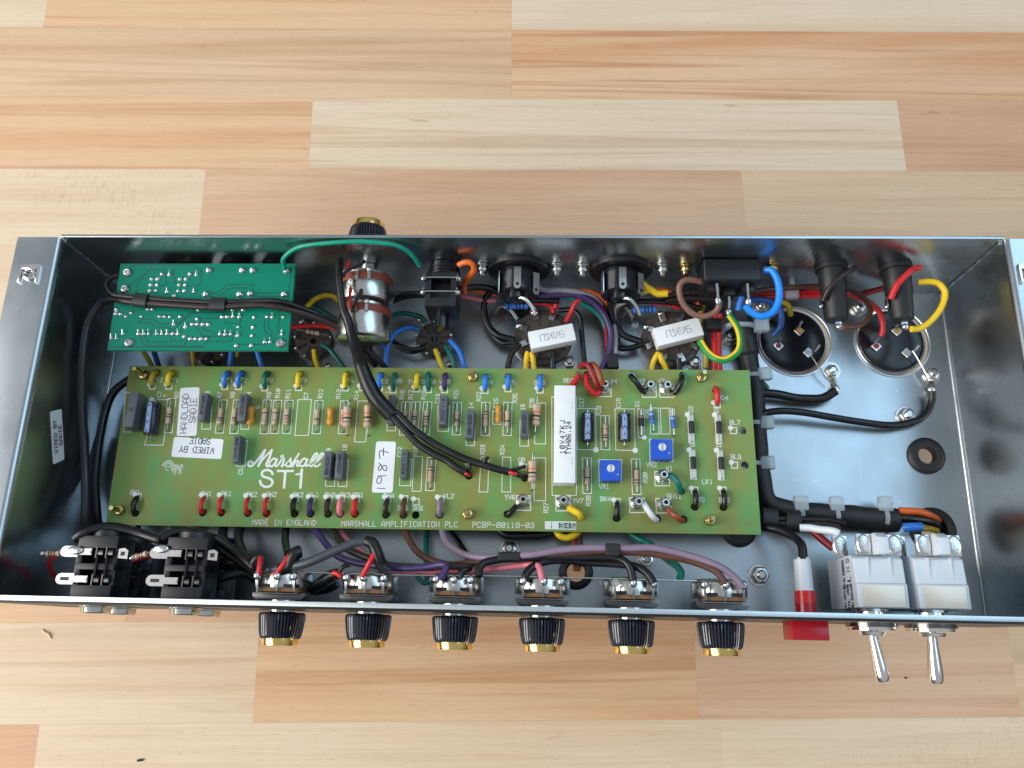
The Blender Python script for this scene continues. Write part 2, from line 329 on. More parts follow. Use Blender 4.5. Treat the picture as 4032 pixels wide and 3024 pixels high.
# ================================================================== the table: beech butcher block of separate staves (world axes = table axes)
random.seed(4)
def col3(a): return lin(*a)
PALE = ((227, 206, 178), (218, 187, 152), (186, 144, 104)); PINK = ((219, 184, 152), (207, 161, 125), (178, 124, 86)); ORNG = ((225, 188, 150), (212, 158, 114), (182, 122, 76))
TANW = ((221, 191, 156), (207, 169, 132), (176, 130, 90)); RED = ((213, 169, 134), (200, 144, 107), (166, 107, 72))
WM = {}
def wmt(kind, streak, seed, flake=0.0, sy=55.0, lean=0.0):
    return wood('beech_stave', *[lin(*c) for c in kind], streak, flake, seed, sy, lean)
table = bpy.data.objects.new('butcher_block_table', None); C.objects.link(table); table['_o'] = (0, 0, 0)
tag(table, 'pale beech butcher block table top under the open chassis', 'table')
rows = [ # (y0, y1, [(x0, x1, kind, streak, flake, sy, lean)])
 (401.5, 341.7, [(-640, -366, PALE, .1, 0, 40, 0), (-366, -7, ORNG, .75, 0, 60, -.02), (-7, 560, PALE, .15, 0, 35, 0)]),
 (461.5, 401.7, [(-640, 60, TANW, .4, 0, 50, 0), (60, 560, ORNG, .4, 0, 50, 0)]),
 (341.5, 281.0, [(-640, -7, TANW, .45, 0, 40, 0), (-7, 560, ORNG, .8, 0, 62, -.03)]),
 (280.8, 221.5, [(-640, -156.8, ORNG, .55, 0, 52, 0), (-156.7, 285.6, PALE, .55, 0, 50, 0), (285.7, 640, RED, .3, 0, 40, 0)]),
 (221.3, 161.6, [(-640, -231.9, PALE, .2, .8, 40, 0), (-231.8, 162.4, PINK, .25, 0, 40, 0), (162.5, 640, TANW, .6, 0, 50, -.02)]),
 (161.4, 97.8, [(-640, -120, PALE, .5, 0, 50, 0), (-119.9, 240, TANW, .4, 0, 50, 0), (240.1, 640, RED, .3, 0, 50, 0)]),
 (97.6, 34, [(-640, 30, PINK, .4, 0, 50, 0), (30.1, 640, PALE, .4, 0, 50, 0)]),
 (33.8, -29.8, [(-640, -60, TANW, .4, 0, 50, 0), (-59.9, 640, PINK, .4, 0, 50, 0)]),
 (-30.0, -97.6, [(-640, -255.1, ORNG, .3, 0, 40, 0), (-255, 300, PINK, .3, 0, 40, 0), (300.1, 640, TANW, .4, 0, 45, 0)]),
 (-97.8, -157.7, [(-640, -169.6, PALE, .35, 0, 42, 0), (-169.5, 107, ORNG, .55, 0, 36, 0), (107.1, 309.9, PINK, .35, 0, 40, 0), (310, 640, TANW, .4, 0, 40, 0)]),
 (-157.9, -218, [(-640, -300.1, RED, .2, 0, 40, 0), (-300, 120, PALE, .15, 0, 36, 0), (120.1, 640, PALE, .2, .5, 40, 0)]),
 (-218.2, -278, [(-640, 0, TANW, .3, 0, 40, 0), (0.1, 640, ORNG, .3, 0, 40, 0)])]
k = 0
for y0, y1, ps in rows:
    for x0, x1, kind, streak, fl, sy, lean in ps:
        k += 1; mb = MB(); mb.box(((x0 + x1) / 2, (y0 + y1) / 2, -16), x1 - x0 + .06, y0 - y1 + .14, 32)
        mb.build('plank', wmt(kind, streak, k * 1.37, fl, sy, lean), table)
FINAL_SKIP = {table}

# ================================================================== chassis
RIM = pm('zinc_edge_highlight', (0.62, 0.68, 0.70, 1), 0.40, 1.0, noise=.10, nscale=300)  # pale cut edge, lightened further so the colour holds the front rim's highlight
L2, W2, H = 250.0, 94.34, 71.7; T = 1.6
ch = thing('amplifier_chassis', 'open zinc plated steel amplifier chassis lying on the table with side flanges', 'chassis', (0, 0, -T))
CAN1 = (160.7, 63.4); CAN2 = (217.5, 63.6); CANR = 21.3
GR1 = (228.9, -5.0); GR2 = (227.54,-46.74,0); GR3 = (31.52,-73.23,0); GR4 = (121.82,-48.57,0)
holes = [circ(CAN1, CANR, 40), circ(CAN2, CANR, 40), circ(GR1, 6.5), circ(GR2[:2], 8), circ(GR3[:2], 6)]
mb = MB(); sheet(mb, [(-L2 - T, -W2 - T), (L2 + T, -W2 - T), (L2 + T, W2 + T), (-L2 - T, W2 + T)], holes, -T, 0); mb.build('floor_plate', FLOORM, ch)
mb = MB(); mb.box((0, W2 + T / 2, H / 2 + .01), 2 * L2, T, H - .02); mb.build('rear_wall', STEEL, ch, bevel=.25)
mb = MB(); mb.box((0, -W2 - T / 2 - .25, H / 2 + .01), 2 * L2 + 2 * T, T + .5, H - .02); mb.build('front_wall', STEEL, ch, bevel=.5, seg=3)
for sgn in (-1, 1):
    # side wall bends outward at the rim into a mounting flange
    pr = [(L2, 0.02)] + [(L2, H - 4)] + [(L2 + 3 - 3 * math.cos(a), H - 3 + 3 * math.sin(a)) for a in (0.3, .6, .9, 1.2, 1.5708)] + [(L2 + 24, H), (L2 + 24, H - T), (L2 + 3.4, H - T)] + [(L2 + T, H - 5), (L2 + T, 0.02)]
    y0, y1 = -W2 + .05, W2 - .05; n = len(pr)
    vs = [(sgn * x, y0, z) for x, z in pr] + [(sgn * x, y1, z) for x, z in pr]
    mb = MB(); mb.add(vs, [(i, (i + 1) % n, n + (i + 1) % n, n + i) for i in range(n)] + [tuple(range(n)), tuple(range(2 * n - 1, n - 1, -1))]); mb.build('side_wall', STEEL, ch, sharp=30)
# painted panels outside the front and rear walls
mb = MB(); mb.box((0, -W2 - T - 1.1, 33), 2 * L2 + 4, 1.1, 72.6); mb.build('front_panel', BLACKP, ch)
mb = MB(); mb.box((0, W2 + T + .7, 33), 2 * L2 - 4, 1.0, 72.4); mb.build('rear_panel', BLACKP, ch)
mb = MB(); mb.box((0, -W2 - T / 2 - .25, H + .12), 2 * L2 + 2 * T, T + .62, .24); mb.build('front_rim', RIM, ch, bevel=.1, seg=2)  # lip added on the front wall, its paler metal painting the rim's highlight
# ragged weld seams in the four corners
for sx in (-1, 1):
    mb = MB(); random.seed(7 + sx)
    mb.tube([(sx * (L2 - .5 - random.random() * .3), W2 - .5 - random.random() * .4, z) for z in range(2, 70, 3)], lambda t: .55 + .25 * math.sin(t * 40) + .15 * math.sin(t * 97), 6, 1)
    mb.build('weld_seam', STEEL_EDGE, ch)
# fold line along the foot of the side walls
for sx in (-1, 1):
    mb = MB(); mb.cyl((sx * (L2 - .5), -W2 + 1, .35), (sx * (L2 - .5), W2 - 1, .35), .8, n=10); mb.build('fold', STEEL_EDGE, ch)
# cage nuts in the flanges
def cage_nut(u, side):
    c = V(u); mb = MB(); mb.box(c + V((-4.8, 0, .9)), 1.4, 10.5, 1.8); mb.box(c + V((4.8, 0, .9)), 1.4, 10.5, 1.8); mb.box(c + V((0, 3.8, 1.0)), 9, 3, 1.6)
    o = mb.build('cage_nut', CHROME, ch, bevel=.3); mb = MB()
    mb.lathe(c + V((0, -.5, .1)), c + V((0, -.5, 2)), [(0, 3.6), (1.2, 3.4), (1.5, 2.4), (.3, 2.0)], 18, cap=False); mb.build('threaded_bush', CHROME, o)
cage_nut((-262.63,72.23,71.7), -1); cage_nut((259.26,74.41,71.7), 1)
def nut(pt, r=4.0, h=3.2, stud=2.2, sh=5.0, mat=SILVER, ax=(0, 0, 1), washer=True, parent=ch):
    c = V(pt); a = V(ax); mb = MB()
    if washer: mb.cyl(c, c + a * .6, r * 1.25, n=24)
    mb.lathe(c + a * .6, c + a * (h + .6), [(0, r), (h * .8, r), (h, r * .86)], 6); o = mb.build('nut', mat, parent, bevel=.15, seg=1)
    mb = MB(); mb.lathe(c + a * .3, c + a * sh, [(0, stud), (sh - .3 - .6, stud), (sh - .3, stud * .7)], 14); mb.build('bolt_end', mat, o)
for q, r in (((-5.39,-61.32,0), 4.6), ((131.57,-72.93,0), 5.0), ((220.04,17.93,0), 4.6), ((237.2,42.86,0), 4.0), ((180.17,44.34,0), 3.8), ((27.64,48.13,0), 3.9), ((101.35,48.8,0), 3.8), ((142.21,84.56,0), 4.0), ((122.27,64.92,0), 3.8), ((199.53,84.25,0), 4.0), ((70.03,-65.76,0), 4.4)):
    nut(q, r, 3.4, r * .52, 6.5 if r > 4 else 5.5)
for q in ((-22.9,94.2,37.37), (19.35,94.2,37.7), (34.05,94.2,37.15), (78.82,94.2,37.5)):
    nut((q[0], 94.2, q[2]), 3.3, 3.4, 2.0, 6.5, SILVER, (0, -1, 0))
for q in ((91.62,94.2,37.61), (139.99,94.2,39.32)):
    nut((q[0], 94.2, q[2]), 3.0, 3.0, 1.9, 6.0, BRASS, (0, -1, 0))
# what the chassis stands on: the transformers bolted below the floor plate
def tz(x, y): return TABLE_Z + (-0.055228) * x + 0.037352 * y
for nm, x, y, sx, sy in (('output_transformer', -120, 0, 80, 66), ('mains_transformer', 60, -20, 96, 80)):
    zb = max(tz(x - sx / 2, y + sy / 2), tz(x + sx / 2, y + sy / 2), tz(x - sx / 2, y - sy / 2)) + .2
    mb = MB(); mb.box((x, y, (zb - T) / 2), sx, sy, -T - zb - .1); mb.build(nm, BLACKP, ch, bevel=1.5)

# ================================================================== main circuit board
BZ = 22.0; BT = 1.8
def pcb_mat(name, base, patch, dark, rough=0.32):
    m = bpy.data.materials.new(name); m.use_nodes = True; nt = m.node_tree; N = nt.nodes.new; L = nt.links.new; b = nt.nodes['Principled BSDF']
    tc = N('ShaderNodeTexCoord'); mp = N('ShaderNodeMapping'); mp.inputs['Scale'].default_value = (60, 22, 1); L(tc.outputs['Object'], mp.inputs['Vector'])
    n = N('ShaderNodeTexNoise'); n.inputs['Scale'].default_value = 1; n.inputs['Detail'].default_value = 1.5; L(mp.outputs['Vector'], n.inputs['Vector'])
    r = N('ShaderNodeValToRGB'); e = r.color_ramp.elements; e[0].position = .40; e[0].color = base; e[1].position = .66; e[1].color = patch; x = e.new(.30); x.color = dark
    L(n.outputs['Fac'], r.inputs['Fac']); col = r.outputs['Color']
    for sx_, sy_, off, k_ in ((150, 26, 3.0, .55), (34, 120, 8.0, .35)):                   # copper tracks showing faintly through the mask
        m2 = N('ShaderNodeMapping'); m2.inputs['Scale'].default_value = (sx_, sy_, 1); m2.inputs['Location'].default_value = (off, off, 0); L(tc.outputs['Object'], m2.inputs['Vector'])
        n2 = N('ShaderNodeTexNoise'); n2.inputs['Scale'].default_value = 1; n2.inputs['Detail'].default_value = 0.5; L(m2.outputs['Vector'], n2.inputs['Vector'])
        r2 = N('ShaderNodeValToRGB'); r2.color_ramp.elements[0].position = .55; r2.color_ramp.elements[0].color = (0, 0, 0, 1); r2.color_ramp.elements[1].position = .62; r2.color_ramp.elements[1].color = (k_, k_, k_, 1)
        L(n2.outputs['Fac'], r2.inputs['Fac']); mx = N('ShaderNodeMix'); mx.data_type = 'RGBA'; L(r2.outputs['Color'], mx.inputs['Factor']); L(col, mx.inputs['A']); mx.inputs['B'].default_value = patch; col = mx.outputs['Result']
    L(col, b.inputs['Base Color']); b.inputs['Roughness'].default_value = rough; b.inputs['Specular IOR Level'].default_value = 0.32
    MATS[name] = m; return m
PCBM = pcb_mat('green_solder_mask', lin(108, 154, 86), lin(134, 138, 72), lin(98, 154, 92), .42)
PCBE = pm('fibreglass_edge', lin(120, 160, 105), 0.6)
bc = [(-226.99,37.15,22),(127.81,37.85,22),(128.41,-53.4,22),(-225.94,-54.22,22)]
main = thing('circuit_board', 'long green circuit board full of components across the middle of the chassis', 'circuit board', ((bc[0][0] + bc[1][0]) / 2, (bc[0][1] + bc[2][1]) / 2, BZ - BT))
loops = [  # colour, radius, hole, pad
 ('olive', 1.45, (-210.51,33.29,22), (-211.84,25.93,22)), ('yellow', 1.45, (-201.13,32.84,22), (-202.17,26.02,22)), ('blue', 1.4, (-168.69,33.07,22), (-169.63,26.11,22)), ('blue', 1.4, (-160.5,33.15,22), (-161.64,26.19,22)),
 ('teal', 1.5, (-145.86,33.14,22), (-146.25,25.53,22)), ('yellow', 1.4, (-126.7,33.17,22), (-126.78,25.93,22)), ('yellow', 1.4, (-99.62,33.28,22), (-99.84,26.01,22)), ('darkred', 1.4, (-89.44,33.07,22), (-90.17,26.26,22)),
 ('blue', 1.4, (-80.09,33.01,22), (-80.35,26.21,22)), ('teal', 1.5, (-71.76,32.79,22), (-72.43,25.08,22)), ('yellow', 1.5, (-58.91,33.21,22), (-59.18,25.82,22)), ('teal', 1.5, (-52.61,33.27,22), (-52.41,25.44,22)),
 ('violet', 1.5, (-43.01,32.91,22), (-43.25,25.53,22)), ('blue', 1.5, (-20.01,32.53,22), (-20.36,25.47,22)), ('blue', 1.4, (-7.38,32.81,22), (-7.48,26.5,22)), ('blue', 1.45, (10.74,32.68,22), (10.63,25.94,22)),
 ('red', 1.5, (108.46,26.36,22), (108.81,18.43,22)),
 ('black', 1.5, (-210.38,-47.59,22), (-210.32,-39.42,22)), ('red', 1.2, (-172.82,-46.76,22), (-173.09,-39.03,22)), ('red', 1.2, (-162.57,-46.59,22), (-163.09,-38.87,22)), ('red', 1.2, (-147.82,-46.7,22), (-148.33,-39.06,22)), ('red', 1.2, (-137.58,-46.53,22), (-138.01,-38.9,22)),
 ('black', 1.5, (-122.07,-46.55,22), (-122.52,-39.07,22)), ('violet', 1.5, (-113.25,-46.4,22), (-113.55,-39.07,22)), ('darkbrown', 1.5, (-103.67,-46.38,22), (-103.86,-39.05,22)), ('pink', 1.5, (-96.99,-46.27,22), (-97.02,-38.94,22)), ('red', 1.5, (-88.88,-46.14,22), (-88.71,-38.81,22)),
 ('darkbrown', 1.5, (-71.98,-46.27,22), (-71.57,-38.54,22)), ('brown', 1.5, (-62.4,-46.25,22), (-62.3,-38.39,22)), ('lilac', 1.5, (-42.68,-45.92,22), (-42.55,-38.22,22)), ('black', 1.5, (52.47,-45.97,22), (52.86,-38.21,22)), ('black', 1.5, (94.26,-39.18,22), (94.59,-31.24,22)), ('black', 1.5, (109.46,-39.2,22), (109.69,-31.01,22))]
links = [('black', 1.6, [(62.31,34.73,19),(61.56,32.53,25),(63.96,28.68,27),(67.42,24.9,24),(69.48,24.03,23)]), ('black', 1.6, [(90.55,34.55,19),(89.72,32.66,25),(88.41,28.19,27),(86.36,24.65,24),(84.66,23.9,23)]),
 ('black', 1.6, [(-6.07,-44.89,19),(-5.83,-45.59,24),(-4.01,-44.08,26),(-1.3,-40.89,24)]), ('yellow', 1.75, [(33.21,-45.61,19),(33.28,-46.03,24),(31.55,-44.31,27),(26.91,-41.38,24)]), ('white', 1.5, [(73.97,-45.88,19),(73.13,-46.71,24),(70.02,-44.35,27),(66.9,-38.15,24)]),
 ('rust', 1.6, [(87.93,-46.06,19),(86.79,-46.88,24),(83.06,-45.07,27),(79.61,-41.34,24)]), ('teal', 1.7, [(87.2,-30.85,19),(86.56,-31.29,24),(84.87,-27.63,28),(82.44,-24.2,27),(80.33,-23.03,25)]), ('red', 1.6, [(32.4,33.98,19),(31.98,32.25,25),(29.85,29.1,25),(28.21,27.31,23)]), ('red', 1.6, [(37.24,34.48,19),(36.66,32.59,25),(37.02,27.24,26),(40.15,23.14,25),(42.31,22.42,24),(44.02,24.21,24)])]
openh = [(122.1,3.01,22),(122.24,-16.14,22),(-55.77,-46.14,22)]
hl = [circ(h, 2.15, 16) for _, _, h, _ in loops] + [circ(l[2][0], 2.15, 16) for l in links] + [circ(h, 2.15, 16) for h in openh] + [circ((2.81,-25,22), 2.1, 16), circ((-27.71,-24.33,22), 2.1, 16)]
mb = MB(); sheet(mb, [p[:2] for p in bc], hl, BZ - BT, BZ); mb.build('board_panel', PCBM, main)
def bz(pt, dz=0.0): return V((pt[0], pt[1], BZ + dz))
silk = MB(); SW = 0.42; UX, UY, UZ = (1, 0, 0), (0, 1, 0), (0, 0, 1); SL = 0.05
def sl(pts, wd=SW, closed=True):
    LIFT[0] = (LIFT[0] + 1) % 12
    p = [bz(q) for q in pts]; silk.ribbon(p + ([p[0]] if closed else []), wd, UZ, True, SL + .005 * LIFT[0])
def sdot(q, r): silk.disc(bz(q), r, UZ, 18, SL + .07)
def stx(s, q, rot=0, h=2.2, wd=.34, pitch=None, asp=.62):
    text(silk, s, bz(q, SL), UX if rot == 0 else UY, UY if rot == 0 else (-1, 0, 0), h, wd, pitch, True, asp, UZ)
for i, (cn, r, h, p) in enumerate(loops):
    h = bz(h); p = bz(p); d = (p - h); mb = MB()
    mb.tube([h + V((0, 0, -6)), h + V((0, 0, -.5)) , h + d * .10 + V((0, 0, 2.2)), h + d * .45 + V((0, 0, 3.3)), h + d * .8 + V((0, 0, 2.6)), p + V((0, 0, .9))], r, 10, .8); o = mb.build('wire_loop', wmat(cn), main)
    mb = MB(); mb.tube([p + V((0, 0, 1.2)), p + d.normalized() * .8 + V((0, 0, .6)), p + d.normalized() * 1.2 + V((0, 0, 0))], .45, 6, .6); mb.build('bare_end', COPPER, o)
    s = d.normalized() * 1.0; up = -1 if d.y < 0 else 1; c = p + V((0, up * .9, 0))
    sl([c + V((-1.7, -1.7, 0)), c + V((1.7, -1.7, 0)), c + V((1.7, 1.7, 0)), c + V((-1.7, 1.7, 0))], .5); sdot(c + V((-1.9, 1.2, 0)), 1.35)
for cn, r, pts in links:
    mb = MB(); mb.tube(pts, r, 10, .8); mb.build('wire_loop', wmat(cn), main)
# ---- resistors
def resistor(top, bot, bands, size=1.4, mat=None, f0=.25, f1=.80, dz=0.3, ln=None, box=True):
    top = V(top); bot = V(bot); a = bz(top, size + dz); b = bz(bot, size + dz); d = b - a; p0 = a + d * f0; p1 = a + d * f1; ln = (p1 - p0).length
    prof = [(0, size * .35), (ln * .03, size * .75), (ln * .08, size), (ln * .2, size), (ln * .25, size * .9), (ln * .75, size * .9), (ln * .8, size), (ln * .92, size), (ln * .97, size * .75), (ln, size * .35)]
    mb = MB(); mb.lathe(p0, p1, prof, 14); o = mb.build('resistor', mat or TAN, main)
    for f, k in bands:
        rr = size * (1.02 if f < .2 or f > .8 else .93); mb = MB(); mb.cyl(p0 + (p1 - p0) * (f - .035), p0 + (p1 - p0) * (f + .035), rr, n=14); mb.build('band', bmat(k), o)
    for s, e in ((p0, bz(top)), (p1, bz(bot))):
        mb = MB(); mb.tube([s, s + (V((e.x, e.y, s.z)) - s) * .8, V((e.x, e.y, s.z - .4)), e + V((0, 0, -.5))], .32, 6, .8); mb.build('lead', SILVER, o)
    for e in (top, bot): mb = MB(); mb.disc(bz(e), .62, UZ, 10, .03); mb.build('pad', pm('pad_dark', lin(44, 66, 40), .5), o)
    if box:
        for_d = (bz(bot) - bz(top)).normalized(); sd = V((2.35, 0, 0)); e0 = bz(top) - for_d * .6; e1 = bz(bot) + for_d * .8
        sl([e0 - sd, e0 + sd, e1 + sd, e1 - sd])
    return o
for t, b_, bands in (
 ((-199.28,17.18,22), (-198.69,-1.34,22), ((.46, 'n'), (.60, 'k'), (.2, 'g'))), ((-169.34,16.69,22), (-169.35,-1.27,22), ((.62, 'k'), (.76, 'k'))), ((-161.09,16.78,22), (-161.14,-1.31,22), ((.62, 'k'), (.76, 'k'))),
 ((-143.99,16.97,22), (-143.88,-1.3,22), ((.12, 'y'), (.30, 'v'), (.78, 'n'))), ((-137.94,16.83,22), (-138.03,-1.02,22), ((.12, 'y'), (.30, 'v'), (.78, 'n'))), ((-131.43,16.9,22), (-131.19,-0.94,22), ((.48, 'n'), (.64, 'r'), (.85, 'g'))),
 ((-114.24,16.9,22), (-114.19,-0.93,22), ((.64, 'k'), (.78, 'k'))), ((-99.53,16.86,22), (-99.39,-0.74,22), ((.45, 'r'), (.6, 'r'), (.75, 'r'))), ((-64.69,16.65,22), (-65.06,-0.98,22), ((.4, 'k'), (.6, 'n'))), ((-58.98,16.72,22), (-59.5,-1.2,22), ((.42, 'k'), (.56, 'k'), (.78, 'y'))),
 ((-52.35,16.79,22), (-52.98,-0.83,22), ((.42, 'k'), (.58, 'k'), (.76, 'n'))), ((-35.62,16.75,22), (-35.49,-0.53,22), ((.62, 'k'), (.76, 'k'))), ((-19.67,16.93,22), (-19.4,-0.69,22), ((.12, 'n'), (.26, 'n'), (.5, 'g'))), ((-7.29,17.07,22), (-7.29,-0.54,22), ((.66, 'k'), (.8, 'n'))),
 ((36.75,-14.11,22), (36.81,-32.13,22), ((.62, 'k'), (.78, 'g'))), ((46.75,9.98,22), (46.92,-7.84,22), ((.3, 'g'), (.68, 'n'), (.82, 'k'))), ((63.21,-14.3,22), (63.45,-32.27,22), ((.10, 'n'), (.7, 'n'), (.86, 'n'))), ((-48.61,-15.01,22), (-48.69,-31.92,22), ((.12, 'n'), (.3, 'k'), (.48, 'o'), (.78, 'o')))):
    resistor(t, b_, bands)
for t, b_ in (((-96.98,17.64,22), (-96.38,-2.54,22)), ((-85.33,18.66,22), (-84.71,-2.54,22)), ((9.15,20.06,22), (8.21,-0.2,22)), ((6.98,-11.96,22), (7,-31.63,22))):
    resistor(t, b_, ((.40, 'o'), (.58, 'k'), (.77, 'n')), 2.35, TAN, .19, .83, 1.2, box=False)
for t, b_ in (((71.79,17.72,22), (73.22,1.77,22)), ((83.53,15.22,22), (84.25,-0.39,22))):
    resistor(t, b_, ((.25, 'w'), (.45, 'd'), (.62, 'd'), (.78, 'd')), 1.35, BLUER, .30, .76, .8, box=False)
# ---- silk boxes
for q in ([(-126.39,17.98,22),(-118.69,18.06,22),(-118.51,-2.76,22),(-126.22,-2.86,22)], [(-58.42,-13.92,22),(-53.64,-13.86,22),(-53.55,-33.17,22),(-58.38,-33.25,22)], [(-21.34,-13.8,22),(-17.05,-13.74,22),(-17.03,-32.99,22),(-21.83,-33.06,22)], [(-9.52,-13.64,22),(-4.9,-13.57,22),(-4.61,-32.87,22),(-9.41,-32.87,22)],
          [(-92.06,17.54,22),(-85.98,17.61,22),(-86,-6.09,22),(-92.18,-6.17,22)], [(8.61,17.44,22),(13.93,17.5,22),(14.05,-5.95,22),(7.98,-5.84,22)], [(7.98,-13.78,22),(14.25,-13.69,22),(14.38,-37.37,22),(8.16,-37.28,22)], [(17.25,21.15,22),(31.11,21.3,22),(30.97,-34.1,22),(17.88,-34.3,22)],
          [(31.3,14.51,22),(41.64,14.62,22),(41.77,-8.8,22),(31.48,-8.82,22)], [(52.41,14.55,22),(63.08,14.67,22),(63.09,-8.89,22),(52.57,-8.8,22)], [(71.83,15.28,22),(76.28,15.33,22),(76.42,0.49,22),(71.79,0.51,22)], [(77.53,15.23,22),(82.36,15.28,22),(82.44,0.57,22),(77.55,0.58,22)],
          [(-208.1,17.09,22),(-200.09,17.17,22),(-200.39,-9.44,22),(-211.04,-9.5,22)], [(71.07,-2.49,22),(83.84,-2.33,22),(83.42,-14.82,22),(71.04,-14.99,22)], [(43.23,-14.33,22),(55.6,-14.16,22),(55.33,-26.42,22),(43.28,-26.61,22)], [(-15.72,12.38,22),(-11.09,12.43,22),(-10.89,4.89,22),(-15.5,5.04,22)], [(64.85,14.69,22),(68.28,14.73,22),(68.38,-1.56,22),(64.99,-1.6,22)],
          [(-227.05,21.19,22),(-221.61,21.25,22),(-219.93,-2.06,22),(-224.3,-2.11,22)], [(-46.63,15.22,22),(-40.03,15.3,22),(-39.96,0.59,22),(-45.92,0.52,22)], [(-30.4,7.23,22),(-25.39,7.29,22),(-25.26,-7.25,22),(-29.85,-7.31,22)], [(-0.26,7.59,22),(4.53,7.65,22),(4.58,-7.36,22),(-0.17,-7.19,22)], [(-65.59,-15.57,22),(-59.48,-15.49,22),(-59.46,-30.24,22),(-65.6,-30.25,22)],
          [(-180.99,14.94,22),(-175.81,14.99,22),(-174.68,0.11,22),(-179.62,0.12,22)], [(-158.64,15.59,22),(-153.48,15.65,22),(-152.79,0.38,22),(-157.31,0.4,22)], [(-107.15,-16.73,22),(-102.14,-16.66,22),(-101.3,-31.17,22),(-106.26,-31.17,22)], [(-100.22,-16.63,22),(-94.76,-16.56,22),(-94.62,-31.23,22),(-99.47,-31.15,22)], [(-157,-6.04,22),(-152.7,-5.99,22),(-152.45,-20.78,22),(-157.38,-20.78,22)], [(-74.91,15.31,22),(-69.83,15.37,22),(-69.75,0.42,22),(-74.48,0.48,22)]):
    sl(q)
for q, r in (((41.71,-8.79,22), 1.5), ((63.12,-8.86,22), 1.5), ([(68.19,-1.48,22)][0], 1.3), ([(-210.98,17.05,22)][0], 1.5), ([(0.78,-17.34,22)][0], 1.4), ([(-28.88,-17.57,22)][0], 1.4), ([(115.45,4.48,22)][0], 1.4), ([(114.89,-14.76,22)][0], 1.4), ([(-57.46,-37.38,22)][0], 1.4)): sdot(q, r)
for q in ([(115.27,4.67,22),(118.82,4.6,22),(118.52,1.22,22),(115.27,1.25,22)], [(114.79,-14.57,22),(118.3,-14.64,22),(118.01,-17.94,22),(114.8,-17.91,22)], [(-57.66,-37.31,22),(-54.27,-37.26,22),(-54.2,-40.63,22),(-57.47,-40.61,22)], [(0.97,-17.34,22),(3.99,-17.29,22),(3.93,-20.54,22),(1.03,-20.51,22)]): sl(q, .5)
# ---- posts (hollow turret pins in solder)
def post(top, quad, h=6.5):
    c = V(top); c = V((c.x, c.y, BZ)); sl(quad, .5); mb = MB()
    mb.lathe(c, c + V((0, 0, h)), [(0, 4.0), (.35, 3.6), (1.0, 2.6), (2.0, 2.0), (h - 1, 1.75), (h - .9, 1.95), (h, 1.95), (h, 1.15), (h - 3, 1.15)], 20, cap=False); o = mb.build('turret_pin', SOLDER, main)
    mb = MB(); mb.disc(c + V((0, 0, h - 2.6)), 1.15, UZ, 16); mb.build('bore', BLACKP, o)
post((46.75,27.32,28), [(42.63,29.27,22),(50.46,29.35,22),(50.36,21.66,22),(42.76,21.58,22)]); post((71.78,27.27,28), [(67.86,29.12,22),(75.53,29.2,22),(75.51,21.57,22),(67.79,21.49,22)]); post((81.26,27.22,28), [(77.45,29.22,22),(85.3,29.3,22),(85.23,21.68,22),(77.34,21.59,22)])
post((77.75,-23.08,28), [(73.39,-20.49,22),(81.3,-20.38,22),(81.31,-28.1,22),(73.43,-28.22,22)]); post((78.22,-38.05,28), [(73.61,-35.13,22),(81.45,-35,22),(81.19,-42.77,22),(73.69,-42.89,22)]); post((63.91,-37.74,28), [(59.53,-34.97,22),(67.36,-34.85,22),(67.38,-42.81,22),(59.64,-42.94,22)]); post((2.44,-37.63,28), [(-1.43,-34.81,22),(6.33,-34.69,22),(6.38,-42.7,22),(-1.34,-42.64,22)]); post((23.96,-37.69,28), [(19.82,-34.85,22),(27.74,-34.62,22),(27.64,-42.54,22),(19.99,-42.67,22)])
